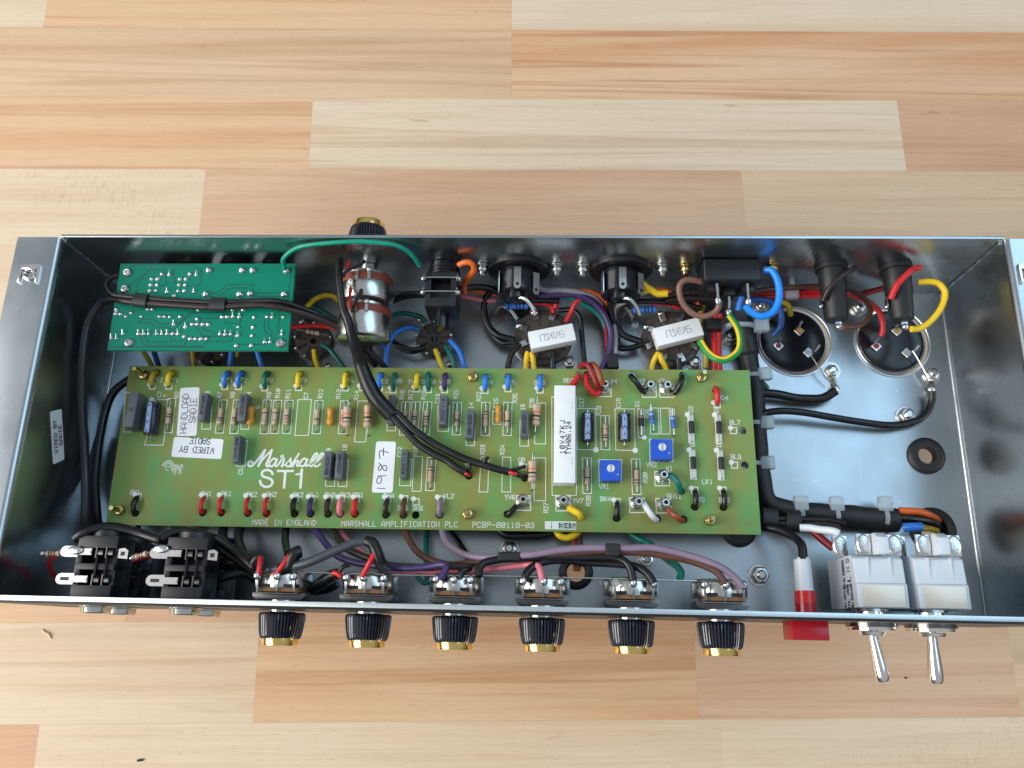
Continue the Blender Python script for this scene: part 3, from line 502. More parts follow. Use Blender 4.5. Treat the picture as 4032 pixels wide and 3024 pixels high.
# ---- film capacitors
def film(q, h, s=None, tdir=1):
    t = [V(x) for x in q]; c = sum(t, V((0, 0, 0))) / 4; wx = ((t[1] - t[0]).length + (t[2] - t[3]).length) / 2; wy = ((t[3] - t[0]).length + (t[2] - t[1]).length) / 2
    mb = MB(); rj = random.uniform(-.035, .035); mb.box((c.x, c.y, BZ + h / 2 + .3), wx, wy, h, rj); ln_ = random.uniform(-.03, .03); mb.v = [V((v.x + (v.z - BZ) * ln_, v.y, v.z)) for v in mb.v]; o = mb.build('film_capacitor', FILM, main, bevel=.35)
    if s:
        mb = MB(); text(mb, s, (c.x + h * ln_, c.y, BZ + h + .34), (0, tdir, 0), (-tdir, 0, 0), wx * .42, .34, wy * .78 / len(s), True, .7, UZ); mb.build('lettering', INK, o)
for q, h, s, td in (([(-219.18,18.25,33),(-214.11,18.31,33),(-213.25,-1.89,33),(-218.4,-1.96,33)], 11, 'X', 1), ([(-179.87,18.94,30),(-175.94,18.98,30),(-175.08,3.39,30),(-179.1,3.63,30)], 8, '.022K400', 1), ([(-157.55,18.78,30),(-153.24,18.82,30),(-152.58,3.12,30),(-157.27,3.26,30)], 8, '.022K400', 1),
    ([(-157.73,-4.93,30),(-154.3,-4.89,30),(-153.22,-20.24,30),(-157.02,-19.87,30)], 8, 'CD472J630', 1), ([(-106.34,-13.39,30),(-102.37,-13.33,30),(-101.84,-28.17,30),(-105.94,-27.95,30)], 8, '.022K400', -1), ([(-99.82,-13.3,30),(-95.91,-13.25,30),(-95.44,-28.35,30),(-99.53,-28.27,30)], 8, '.022K400', 1),
    ([(-73.75,18.86,30),(-70.05,18.9,30),(-69.75,3.06,30),(-73.4,3.01,30)], 8, None, 1), ([(-64.67,-11.84,30),(-61.14,-11.79,30),(-60.62,-27.56,30),(-64.27,-27.34,30)], 8, 'W.1J250', -1), ([(-45.06,19.16,30),(-40.83,19.21,30),(-39.99,2.41,30),(-44.54,2.5,30)], 8, 'W.1J250', -1), ([(-29.99,11.03,30),(-25.65,11.08,30),(-24.8,-4.95,30),(-29.39,-4.73,30)], 8, '.022K400', -1), ([(0.28,11,30),(4.63,11.05,30),(4.69,-3.58,30),(0.22,-3.64,30)], 8, '.022K400', -1)):
    film(q, h, s, td)
# ---- orange dipped capacitors (two lobes)
def dipped(c, ln, wd, rz=0.0):
    c = bz(c, wd * .62); mb = MB(); dr = V((math.sin(rz), math.cos(rz), 0)); prof = []
    for i in range(17):
        t = i / 16; x = t * ln; r = wd / 2 * (math.sqrt(max(0.0, 1 - ((min(t, 1 - t) - .24) / .24) ** 2)) if min(t, 1 - t) < .24 else 1 - .26 * math.cos((t - .5) * math.pi * 1.9) ** 2); prof.append((x, max(r, .1)))
    mb.lathe(c - dr * ln / 2, c + dr * ln / 2, prof, 16); o = mb.build('dipped_capacitor', ORANGE, main)
    for s in (-1, 1): mb = MB(); mb.cyl(c + dr * s * 2.6, c + dr * s * 2.6 + V((0, 0, -wd * .62)), .32, n=6); mb.build('lead', SILVER, o)
dipped((-151.52,7.59,24.5), 11.6, 4.8, -.05); dipped((-106.52,7.8,24), 11.4, 3.9, -.05); dipped((-12.38,10.37,24), 11.3, 3.4, 0.0)
# ---- axial electrolytics
def electrolytic(t, b_, r, marks, word):
    a = bz(t, r + .3); b = bz(b_, r + .3); ln = (b - a).length; mb = MB(); ax = (b - a).normalized()
    mb.lathe(a, b, [(0, r * .55), (.3, r * .9), (.8, r), (ln * .1, r), (ln * .13, r * .93), (ln * .17, r), (ln - .6, r), (ln - .1, r * .92), (ln, r * .6)], 28); o = mb.build('electrolytic_capacitor', pm('capacitor_sleeve', (0.012, 0.014, 0.03, 1), .22), main)
    # pale stripe wrapped on the sleeve, facing up
    side = V((0, 0, 1)).cross(ax).normalized(); up = ax.cross(side); vs = []; n = 7
    for i in range(n):
        th = (-.38 + .76 * i / (n - 1)) + (.18 if r > 3.6 else 0); d = (up * math.cos(th) - side * math.sin(th)) * (r + .04); d = d if d.z > 0 else -d
        vs += [a + ax * ln * .05 + d, b - ax * ln * .04 + d]
    mb = MB(); mb.add(vs, [(2 * i, 2 * i + 1, 2 * i + 3, 2 * i + 2) for i in range(n - 1)]); mb.build('stripe', pm('capacitor_stripe', lin(132, 156, 196), .3), o)
    mk = MB(); zt = V((0, 0, r + .09)); wq = r * .40; off = side * (-(.18 if r > 3.6 else 0) * r)
    if off.dot(V((1, 0, 0))) > 0 and r > 3.6: off = -off
    for f, kd in marks:
        q = a + ax * ln * f + zt * 1.0 + off
        if kd == '-': mk.ribbon([q - ax * ln * .05, q + ax * ln * .05], .4, UZ, False)
        else: mk.ribbon([q + side * wq - ax * kd * wq * .9, q + ax * kd * wq * .3, q - side * wq - ax * kd * wq * .9], .35, UZ, False)
    mk.build('polarity_mark', INK, o)
    for s, e in ((a, bz(t) - ax * 2.4), (b, bz(b_) + ax * 2.6)): mb = MB(); mb.tube([s, V((e.x, e.y, s.z)) * .7 + s * .3, V((e.x, e.y, BZ + 1.5)), V((e.x, e.y, BZ - .4))], .4, 6, .8); mb.build('lead', SILVER, o)
electrolytic((-207.01,14.09,25), (-206.4,-4.51,25), 4.0, ((.14, 1), (.42, '-'), (.66, 1), (.92, '-')), '')
electrolytic((36.99,10.97,25), (36.92,-5.12,25), 3.5, ((.22, -1), (.48, '-'), (.74, -1)), ''); electrolytic((57.1,11.2,25), (56.97,-4.86,25), 3.5, ((.06, -1), (.26, '-'), (.52, -1), (.78, '-')), '')
# ---- white cement resistor
q = [(18.27,26.09,33),(30.15,26.21,33),(30.53,-30.56,33),(18.52,-30.98,33)]; c = sum((V(x) for x in q), V((0, 0, 0))) / 4; wx, wy = 11.6, 54.0
mb = MB(); mb.box((c.x, c.y, BZ + 5.6), wx, wy, 10.8); cr = mb.build('cement_resistor', WHITEC, main, bevel=.5)
for yy in (15.6, -15.2): mb = MB(); mb.box((c.x + .2, c.y + yy, BZ + 11.0), 7.6, 4.4, .5); mb.build('cast_window', WHITEC, cr, bevel=.2)
mb = MB(); text(mb, '10W47KJ', (c.x - 1.3, c.y - 2.2, BZ + 11.06), UY, (-1, 0, 0), 2.5, .42, 2.75, True, .62, UZ); text(mb, 'TYH06.24', (c.x + 1.9, c.y - 2.6, BZ + 11.06), UY, (-1, 0, 0), 2.5, .42, 2.35, True, .62, UZ); mb.build('lettering', INK, cr)
# ---- trimmers
for q in ([(43.36,-16.1,30),(54.77,-15.94,30),(54.52,-27.22,30),(43.34,-27.39,30)], [(70.99,-4.14,30),(82.42,-3.99,30),(82.59,-15.14,30),(70.7,-15.3,30)]):
    c = sum((V(x) for x in q), V((0, 0, 0))) / 4; mb = MB(); mb.box((c.x, c.y, BZ + 4.2), 11, 11, 8); o = mb.build('trimmer', TRIM, main, bevel=.35)
    mb = MB(); mb.cyl((c.x + .1, c.y + 1, BZ + 8.2), (c.x + .1, c.y + 1, BZ + 8.7), 2.1, n=24); s_ = mb.build('adjusting_screw', WHITEP, o); mb = MB(); mb.box((c.x + .1, c.y + 1, BZ + 8.72), .8, 4.0, .1); mb.build('slot', INKG, s_)
    mb = MB(); mb.disc((c.x + 3.7, c.y - 2.2, BZ + 8.24), .35); mb.build('dot', WHITEP, o)
    for k in (-1, 0, 1): mb = MB(); mb.box((c.x + k * 2.7, c.y - 5.55, BZ + 3.9), 1.0, .4, 3.4); mb.build('foot', INKB, o)
# ---- diodes
def diode(t, b_, f0, f1, box=None):
    a = bz(t, 1.9); b = bz(b_, 1.9); d = b - a; p0 = a + d * f0; p1 = a + d * f1; mb = MB(); mb.cyl(p0, p1, 1.5, n=16, bev=.2); o = mb.build('diode', BLACKP, main)
    mb = MB(); mb.cyl(p0 + (p1 - p0) * .10, p0 + (p1 - p0) * .24, 1.54, n=16); mb.build('band', bmat('g' if box is None else 'k'), o)
    for s, e in ((p0, bz(t)), (p1, bz(b_))): mb = MB(); mb.tube([s, V((e.x, e.y, s.z)), V((e.x, e.y, s.z - .5)), e], .5, 8, .8); mb.build('lead', SILVER, o)
    if box:
        silk.add([bz(x, SL) for x in box], [(3, 2, 1, 0)])
diode([(66.63,14.11,22)][0], [(66.67,-0.61,22)][0], .26, .66)
diode([(93.76,11.19,22)][0], [(93.98,-3.74,22)][0], .25, .70, [(92.09,12.04,22),(95.49,12.08,22),(95.75,-4.49,22),(92.19,-4.54,22)]); diode([(108.85,11.37,22)][0], [(108.85,-3.74,22)][0], .25, .70, [(107,12.01,22),(110.47,12.05,22),(110.6,-4.57,22),(107.06,-4.61,22)])
diode([(93.97,-8.76,22)][0], [(94.13,-23.96,22)][0], .24, .68, [(92.24,-8.02,22),(95.79,-7.97,22),(96.02,-24.69,22),(92.4,-24.55,22)]); diode([(108.9,-8.76,22)][0], [(109.14,-23.93,22)][0], .24, .68, [(107.23,-7.93,22),(110.69,-7.89,22),(110.83,-24.66,22),(107.26,-24.71,22)])
for q in ([(92.27,11.72,22)][0], [(107.18,11.74,22)][0], [(92.42,-8.21,22)][0], [(107.22,-8.2,22)][0]): sdot(q, 1.5)
# ---- brass stand-off studs
for q, tp in (((-217.35,31.36,24), (-218.39,32.21,35)), ((-218.84,-46.35,24), (-219.15,-46.58,33)), ((-27.47,31.98,24), (-27.21,32.67,34)), ((-27.29,-45.4,24), (-27.1,-45.59,32)), ((100.57,32.93,24), (101.29,33.15,34)), ((101.76,-46.49,24), (102.24,-46.24,32))):
    c = bz(q); mb = MB(); mb.lathe(c, c + V((0, 0, 3)), [(0, 3.0), (2.5, 3.0), (3.0, 2.6)], 6); o = mb.build('brass_nut', BRASS, main, bevel=.12, seg=1)
    mb = MB(); t = V((c.x + (tp[0] - q[0]) * .25, c.y + (tp[1] - q[1]) * .25, tp[2])); mb.lathe(c + V((0, 0, -1)), t, [(0, 1.5), ((t - c).length - 1, 1.5), ((t - c).length + .4, 1.2)], 14); mb.build('stud', BRASS, o)
    mb = MB(); mb.hexa((c.x, c.y, .05), (c.x, c.y, BZ - BT), 2.8); mb.build('stand_off', BRASS, o)
# ---- silkscreen lettering
for fr in (("A", [(-206.95,20.17,22),(-203.94,19.38,22),(-196.72,20.28,22),(-171.91,20.34,22),(-164.34,20.42,22),(-179.14,21.49,22),(-155.1,21.54,22),(-208.26,29.03,22),(-198.76,28.91,22),(-165.98,29.03,22),(-157.98,29.11,22)], ('C2', '+|', 'R2', 'R7', 'R8', '3', '4', 'V2|', 'V1|', '1|', '2|')),
           ("B", [(-143.5,20.44,22),(-138.45,21.51,22),(-132.48,21.37,22),(-122.08,20.46,22),(-113.88,21.57,22),(-103.52,21.47,22),(-93.29,20.77,22),(-142.86,29.26,22),(-123.54,29.45,22),(-96.13,29.31,22),(-149.05,13.27,22)], ('R9', 'R10', 'R11', 'C7', 'R12', 'R13', 'R14', '8|', '3|', '4|', '6')),
           ("C", [(-67.35,21.45,22),(-62.38,21.5,22),(-54.95,21.58,22),(-47.03,19.45,22),(-36.74,22.18,22),(-28.01,15.63,22),(-23.73,20.91,22),(-14.11,17.19,22),(-62.43,29.24,22),(-55.56,29.31,22),(-49.19,29.17,22),(-45.74,29.2,22),(-41.23,29.25,22),(-69.54,29.58,22),(-77.61,29.29,22),(-16.8,29.49,22),(-66.61,-11.5,22),(-20.61,-9.52,22),(-9.76,-9.56,22),(-75.42,22.99,22),(-57.89,-10.99,22)], ('R16', 'R17', 'R19', 'C13', 'R21', '14', 'R22', 'C15', 'YW|', 'G|', '0|', 'V|', '3|', 'N9|', 'L3|', '4|', 'C12', 'R23', 'R24', '1', 'R18')),
           ("D", [(-3.41,20.12,22),(1.06,14.96,22),(6.11,17.42,22),(33.8,18.12,22),(43.35,13.45,22),(54.29,17.95,22),(51.98,30.79,22),(26.67,30.74,22),(8.26,29.33,22),(12.53,29.38,22),(-5.16,29.4,22),(1.12,-15.01,22)], ('R25', '16', 'R26', 'C17', 'R29', 'C18', 'W4|', 'RD3|', 'B|', '5|', 'L5|', 'OR|')),
           ("E", [(67.51,30.94,22),(78.46,31.05,22),(64.73,17.67,22),(69.93,12.17,22),(84.17,12.73,22),(94.28,14.83,22),(108.27,14.79,22),(112.39,21.57,22),(118.06,7.63,22),(117.54,-11.68,22),(71.74,-16.7,22),(94.4,-5.47,22),(108.58,-5.48,22),(81.36,-18.65,22)], ('W3|', 'W2|', 'D1', 'R31', 'R32', 'D2', 'D3', 'RD4|', 'BL7|', 'BL8|', 'VR2|', 'D', 'D', 'W1|')),
           ("a", [(-212.18,-36.2,22),(-172.07,-36.34,22),(-160.92,-36.17,22),(-154.52,-23.6,22)], ('BK1|', 'BN1|', 'PK1|', 'C5')), ("b", [(-146.73,-36.32,22),(-135.82,-36.15,22),(-120.9,-36.11,22),(-112.51,-35.98,22),(-103.36,-36.03,22),(-95,-35.9,22),(-87.79,-35.78,22),(-106.41,-10.68,22),(-97.44,-9.59,22)], ('PK2|', 'BN2|', 'BK2|', 'VL1|', 'BN3|', 'PK3|', 'RD1|', '9', '10')),
           ("c", [(-70.78,-35.9,22),(-62.82,-42.34,22),(-54.74,-42.4,22),(-38.16,-35.57,22)], ('BN4|', 'BN5|', 'BN6|', 'VL2|')), ("d", [(-5.04,-35.62,22),(31.83,-37.09,22),(14.6,-41.08,22),(37.38,-36.81,22),(45.97,-29.01,22),(46.64,-35.74,22)], ('YW6|', 'YW7|', 'R27', 'R28', 'VR1|', 'BK4|')), ("e", [(68.1,-23.78,22),(83.52,-33.67,22),(101.51,-25.55,22),(97.76,-35.3,22),(110.02,-35.29,22)], ('R30', 'GN11|', 'LK1|', 'K5|', 'BK6|'))):
    for q, s in zip(fr[1], fr[2]):
        if s.endswith('|'): stx(s[:-1], q, 0, 2.35, .36, 1.98)
        else: stx(s, q, 1, 2.25, .36, 1.9)
def fit_text(s, q0, q1, h, wd, mbx=silk, asp=None):
    q0 = bz(q0, SL); q1 = bz(q1, SL); d = q1 - q0; pt = d.length / (len(s) - .35); text(mbx, s, (q0 + q1) / 2, d, V((0, 0, 1)).cross(d), h, wd, pt, True, asp or (pt * .68 / h), UZ)
fit_text('MADE IN ENGLAND', [(-144.68,-51.53,22)][0], [(-109.85,-51.24,22)][0], 2.75, .36); fit_text('MARSHALL AMPLIFICATION PLC', [(-95.81,-51.38,22)][0], [(-32.91,-50.82,22)][0], 2.75, .36); fit_text('PCBP-00118-03', [(-24.58,-50.83,22)][0], [(8.24,-50.64,22)][0], 2.75, .36)
# script logo and model lettering
for st, wd in (([(-148.57,-18.55,22),(-149.54,-17.94,22),(-150.62,-18.35,22),(-150.84,-19.48,22),(-150.09,-20.52,22),(-148.74,-20.5,22),(-146.99,-18.84,22),(-144.82,-15.7,22),(-143.52,-13.34,22),(-142.25,-11.52,22)], 1.25), ([(-142.25,-11.52,22),(-142.86,-14.11,22),(-143.87,-17.24,22),(-144.91,-20.44,22)], 1.25), ([(-144.91,-20.44,22),(-143.44,-17.63,22),(-141.07,-14.47,22),(-138.36,-11.47,22)], 1.1), ([(-138.36,-11.47,22),(-139.19,-15.62,22),(-140.4,-18.75,22),(-140.47,-19.91,22),(-139.81,-20.6,22),(-138.81,-20.2,22)], 1.3),
    ([(-135.17,-16.93,22),(-136.22,-16.16,22),(-137.34,-16.57,22),(-138.71,-18.26,22),(-138.85,-19.89,22),(-137.88,-20.58,22),(-136.41,-19.86,22),(-134.8,-16.81,22)], 1.1), ([(-134.8,-16.81,22),(-135.53,-19.07,22),(-135.32,-20.31,22),(-134.43,-20.29,22),(-133.25,-18.65,22)], 1.1), ([(-133.25,-18.65,22),(-132.14,-16.3,22),(-132.55,-14.94,22),(-131.94,-14.43,22),(-131.56,-15.12,22),(-131.96,-16.1,22),(-130.84,-16.44,22),(-131.16,-18.23,22),(-131.82,-20.49,22)], 1.1), ([(-131.13,-20.36,22),(-128.67,-18,22),(-127.12,-16.04,22)], .8), ([(-127.12,-16.04,22),(-127.26,-17.4,22),(-126.72,-18.94,22),(-127.27,-20.31,22),(-128.6,-20.52,22),(-129.32,-19.95,22)], 1.1),
    ([(-126.88,-20.42,22),(-124.9,-16.98,22),(-122.92,-13.45,22)], 1.1), ([(-125.64,-20.4,22),(-124.58,-18.22,22),(-123.33,-17.19,22),(-122.7,-17.72,22),(-123.32,-19.28,22),(-123.03,-20.29,22),(-121.75,-19.57,22)], 1.1), ([(-118.16,-16.69,22),(-119.2,-15.93,22),(-120.32,-16.33,22),(-121.51,-18.02,22),(-121.62,-19.65,22),(-120.71,-20.33,22),(-119.23,-19.61,22),(-117.78,-16.57,22)], 1.1), ([(-117.78,-16.57,22),(-118.46,-18.83,22),(-118.19,-20.06,22),(-116.92,-19.58,22)], 1.1),
    ([(-116.92,-19.58,22),(-114.13,-16.44,22),(-112.45,-13.62,22),(-112.99,-12.84,22),(-114.01,-13.52,22),(-115.63,-16.85,22),(-116.2,-18.99,22),(-115.63,-20.18,22),(-114.59,-19.74,22)], 1.1), ([(-114.42,-19.55,22),(-111.41,-16.6,22),(-109.16,-13.65,22),(-109.62,-12.87,22),(-110.54,-13.36,22),(-112.55,-16.81,22),(-113.49,-19.15,22),(-112.92,-20.3,22),(-111.49,-19.97,22),(-110.43,-18.91,22)], 1.1),
    ([(-136.46,-24.8,22),(-137.38,-23.43,22),(-138.8,-22.79,22),(-140.36,-22.7,22),(-141.84,-23.26,22),(-142.52,-24.51,22),(-142.15,-25.74,22),(-140.9,-26.56,22),(-138.91,-27.07,22),(-137.1,-27.81,22),(-136.08,-29.1,22),(-136.3,-30.64,22),(-137.45,-31.72,22),(-139.14,-32.06,22),(-140.91,-31.7,22),(-142.3,-30.65,22),(-143.02,-29.01,22)], 1.35), ([(-133.55,-23.14,22),(-125.38,-23.02,22)], 1.3), ([(-129.45,-23.24,22),(-129.3,-32.13,22)], 1.45), ([(-120.35,-22.41,22),(-120.19,-32,22)], 1.5), ([(-120.38,-22.91,22),(-121.27,-24.47,22),(-123.15,-24.92,22)], 1.0)):
    LIFT[0] = (LIFT[0] + 1) % 12; pts = spline([bz(x) for x in st], .5); silk.ribbon(pts, wd, UZ, True, SL + .008 * LIFT[0])
# approval mark and tiny print on the left of the board
cq = [(-195.88,-21.48,22)][0]
for rr in (3.3, 2.5, 1.7): silk.ribbon([bz((cq[0] + rr * math.cos(a * .2618), cq[1] + rr * math.sin(a * .2618))) for a in range(0, 13)], .34, UZ, False, SL)
silk.ribbon([bz((cq[0] + 1.3 * math.cos(a * .3), cq[1] - 1.0 + 1.2 * math.sin(a * .3))) for a in range(0, 19)], .3, UZ, False, SL + .03)
for s, q in (('94V-0', [(-190.11,-20.81,22)][0]), ('E183017', [(-190.53,-21.99,22)][0]), ('328 05', [(-190.73,-23.35,22)][0]), ('12 16', [(-190.3,-24.97,22)][0])): stx(s, q, 0, 1.25, .22, .98)
silk.build('silkscreen_print', SILK, main)
# date box
qb = [(14.12,-48.3,22),(30.89,-48.13,22),(30.78,-52.49,22),(14.17,-52.52,22)]; mb = MB(); mb.add([bz(x, SL) for x in qb], [(3, 2, 1, 0)]); dbx = mb.build('date_box', SILK, main)
mb = MB()
for q in [(22.99,-50.46,22),(26.11,-50.44,22),(29.06,-50.43,22)]: mb.box(bz(q, SL + .03), 2.85, 3.1, .02)
fit_text('1', [(17.09,-50.34,22)][0], [(18.38,-50.32,22)][0], 2.9, .5, mb, .01); mb.build('date_square', pm('date_dark', lin(52, 96, 88), .5), dbx)
mb = MB()
for q, s in zip([(23.17,-50.46,22),(26.19,-50.44,22),(29.13,-50.43,22)], '345'): text(mb, s, bz(q, SL + .06), UX, UY, 2.4, .36, None, True, .65, UZ)
mb.build('lettering', SILK, dbx)
# ---- paper labels stuck on the board
def label_sheet(q, name, lab, z, parent=None, nrm=UZ, rad=1.4, cat='label', th=.12):
    t = [V(x) for x in q]; n = V(nrm); pts = []
    for i in range(4):
        a, b, c_ = t[i - 1], t[i], t[(i + 1) % 4]; d1 = (a - b).normalized(); d2 = (c_ - b).normalized()
        for s in (0, .25, .5, .75, 1): pts.append(b + d1 * rad * (1 - s) ** 2 + d2 * rad * s ** 2)
    mb = MB(); m = len(pts); mb.add([x + n * .02 for x in pts] + [x + n * th for x in pts], [tuple(range(m)), tuple(range(2 * m - 1, m - 1, -1))] + [(i, (i + 1) % m, m + (i + 1) % m, m + i) for i in range(m)])
    o = mb.build(name, PAPER, None, origin=sum(t, V((0, 0, 0))) / 4); return tag(o, lab, cat)
hq = [(-195.21,24.16,22.1),(-184.06,24.81,22.1),(-182.01,-3.8,22.1),(-193.43,-4.09,22.1)]; o = label_sheet(hq, 'paper_label', 'white paper label handwritten HANDLOAD SADIE beside the leftmost grey capacitors', 0)
def on(q, fu, fv, z=.15):
    a, b, c_, d = [V(x) for x in q]; return (a * (1 - fu) + b * fu) * (1 - fv) + (d * (1 - fu) + c_ * fu) * fv + V((0, 0, z))
mb = MB(); u = V(hq[0]) - V(hq[3]); text(mb, 'HANDLOAD', on(hq, .31, .54), u, V((0, 0, 1)).cross(u), 3.6, .38, 2.95, True, .62, UZ); text(mb, 'SADIE', on(hq, .73, .48), u, V((0, 0, 1)).cross(u), 3.6, .38, 3.0, True, .62, UZ); mb.build('handwriting', INKB, o)
wq_ = [(-194.76,-4.55,22.1),(-166.24,-5.57,22.1),(-166.18,-16.94,22.1),(-194.86,-16,22.1)]; o = label_sheet(wq_, 'paper_label', 'white paper label printed WIRED BY SADIE, upside down on the green board', 0)
mb = MB(); u = V(wq_[0]) - V(wq_[1]); text(mb, 'WIRED BY', on(wq_, .49, .60), u, V((0, 0, 1)).cross(u), 3.3, .42, 2.55, True, .58, UZ); text(mb, 'SADIE', on(wq_, .53, .16), u, V((0, 0, 1)).cross(u), 3.2, .42, 2.45, True, .55, UZ); mb.build('lettering', INKB, o)
nq = [(-80.07,-5.65,22.1),(-68.88,-5.69,22.1),(-68.97,-34.21,22.1),(-80.53,-34.38,22.1)]; o = label_sheet(nq, 'paper_label', 'white paper label handwritten 1987 under the black cables', 0)
mb = MB(); u = (V(nq[0]) - V(nq[3])).normalized(); v = V((0, 0, 1)).cross(u); b0 = on(nq, .62, .92)
for st in ('0 0 0 4.2', '3.6 3.6 3 4.6 1.8 4.4 1.5 3 2.6 2.2 3.8 2.8 3.9 4.4 4.1 0', '7.6 3.2 6.6 4.4 5.7 3.6 7.4 1.6 6.8 0 5.7 .4 6.2 2 7.6 3.2 8.0 4.4', '9.6 4.0 11 4.6 12.2 4.2 12 2.2 11.6 0', '10.6 2.4 13 2.6'):
    w_ = [float(x) for x in st.split()]; LIFT[0] = (LIFT[0] + 1) % 12; mb.ribbon(spline([b0 + u * (w_[i] * 1.72) + v * (w_[i + 1] * 1.05) for i in range(0, len(w_), 2)], .4), .40, UZ, True, .01 * LIFT[0])
mb.build('handwriting', INKB, o)
lq = [(-249.9,1.35,52.34), (-249.9,5.51,42.7), (-249.9,-20.24,31.66), (-249.9,-24.94,40.95)]
o = label_sheet(lq, 'paper_label', 'white paper label printed WIRED BY SADIE on the inside of the side wall', 0, nrm=(1, 0, 0), rad=1.2)
a, b, c_, d = [V(x) for x in lq]; u = (a - d).normalized(); v = V((1, 0, 0)).cross(u); mb = MB()
text(mb, 'WIRED BY', (a + d) * .34 + (b + c_) * .16 + V((.2, 0, 0)), u, v, 2.7, .5, 2.3, True, .6, (1, 0, 0)); text(mb, 'SADIE', (a + d) * .13 + (b + c_) * .37 + V((.2, 0, 0)), u, v, 2.7, .5, 2.3, True, .6, (1, 0, 0)); mb.build('lettering', INKB, o)

# ================================================================== small green board in the rear corner
SZ = 48.0
TEAL = pm('teal_solder_mask', lin(0, 124, 100), .4, spec=.25); TEALD = pm('teal_trace_gap', lin(0, 84, 70), .4)
sq = [(-227.93,89.74,48),(-127.39,90.1,48),(-126.75,38.41,48),(-227.04,37.72,48)]
sb = thing('circuit_board', 'small teal green circuit board, solder side up, in the rear corner', 'circuit board', (sum(x[0] for x in sq) / 4, sum(x[1] for x in sq) / 4, SZ - 1.8))
mb = MB(); mb.prism([x[:2] for x in sq], SZ - 1.8, SZ); mb.build('board_panel', TEAL, sb)
mb = MB(); mb.prism([(x[0] * 1.0, x[1]) for x in sq], SZ - 2.1, SZ - 1.82); mb.build('board_edge', PCBE, sb)
tr = MB()
for st in ([(-221.36,87.48,48),(-218.98,89.19,48),(-185.59,89.31,48),(-180.83,85.37,48),(-179.94,78.63,48),(-182.71,75.82,48),(-188.99,75.79,48)], [(-220.63,76.2,48),(-210,86.1,48),(-201.53,86.13,48),(-199.73,77.42,48),(-202.64,75.72,48)], [(-215.71,71.75,48),(-216.15,77.9,48),(-210.89,84.97,48)], [(-196.9,87,48),(-195.08,78,48),(-191.69,76.34,48)], [(-174.29,71.69,48),(-169.41,72.27,48),(-164.29,77.3,48),(-150.47,77.37,48),(-150.12,74.31,48)], [(-173.78,69.76,48),(-168.38,70.34,48),(-162.98,75.08,48),(-152.03,75.14,48)], [(-149.09,72.1,48),(-134.57,72.18,48)], [(-148.61,70.17,48),(-134.37,70.25,48)],
    [(-212.09,55.24,48),(-211.88,53.88,48),(-205.65,53.92,48),(-202.17,51.51,48),(-195.45,51.55,48),(-191.6,49.96,48),(-183.06,59.25,48),(-176.99,60.39,48)], [(-211.65,55.79,48),(-203.86,55.84,48),(-200.9,53.41,48),(-195.2,53.45,48)], [(-209.1,46.05,48),(-208.61,42.83,48),(-205.66,40.44,48),(-184.61,40.61,48),(-183.85,42.49,48)], [(-207.04,46.07,48),(-204.96,42.59,48),(-192.61,42.69,48)], [(-189.71,53.22,48),(-183.44,60.35,48),(-163.77,60.47,48),(-161.98,58.57,48)], [(-179.75,52.21,48),(-174.33,46.31,48),(-159.91,45.89,48),(-158.57,47.51,48)], [(-176.72,56.57,48),(-165.43,57.19,48)], [(-177.16,56.02,48),(-176.14,52.23,48),(-173.72,49.55,48),(-170.06,49.03,48),(-168.31,47.43,48)],
    [(-141.23,57.35,48),(-140.91,49.79,48),(-137.56,47.13,48),(-137.32,44.99,48)], [(-139.15,57.09,48),(-138.79,51.42,48),(-136.2,48.75,48),(-136.48,46.6,48)], [(-163.23,56.11,48),(-162.96,53.95,48),(-154.73,54,48),(-154.6,57.26,48)], [(-133.42,61.2,48),(-133.19,49.3,48),(-131.55,48.24,48)], [(-187.88,40.32,48),(-173.55,40.43,48),(-171.85,43.12,48),(-158.08,43.49,48),(-158.18,46.44,48)], [(-155.3,41.65,48),(-139.52,41.77,48),(-139.38,42.84,48)], [(-192.68,46.71,48),(-192.21,43.49,48),(-183.48,43.56,48)], [(-129.52,88.95,48),(-129.41,67.25,48)], [(-226.65,39.47,48),(-173.66,39.9,48)]):
    LIFT[0] = (LIFT[0] + 1) % 12; tr.ribbon(st, .62, UZ, True, .02 + .004 * LIFT[0])
tr.build('trace_outline', TEALD, sb)
def joint(p, r, hh=.9, tail=False, mat=SOLDER):
    mb = MB(); p = V(p); mb.lathe(p, p + V((0, 0, hh)), [(0, r), (hh * .35, r * .92), (hh * .75, r * .62), (hh, r * .25)], 12, cap=True)
    if tail: mb.tube([p + V((0, 0, hh * .6)), p + V((.2, 1.1, hh * .8 + .6)), p + V((.1, 2.2, hh + .6))], .26, 5, .6)
    mb.build('solder_joint', mat, sb)
random.seed(11)
for p, r in zip([(-222.93,83.95,48),(-222.8,73.95,48),(-215.34,41.97,48)] + [(-130.94,42.37,48)], (2.75, 2.6, 2.75, 2.8)):
    mb = MB(); p = V(p); mb.lathe(p, p + V((0, 0, 2)), [(0, r), (.7, r * .95), (1.4, r * .7), (1.5, r * .45), (.9, r * .3)], 20); mb.build('screw_head', SILVER, sb)
for p in [(-176.37,85.67,48),(-157.3,85.74,48),(-151.27,85.77,48),(-132.23,85.73,48),(-176.29,71.02,48),(-157.13,71.12,48),(-151.09,71.43,48),(-131.99,71.25,48)]: joint(p, 2.15, 1.9)
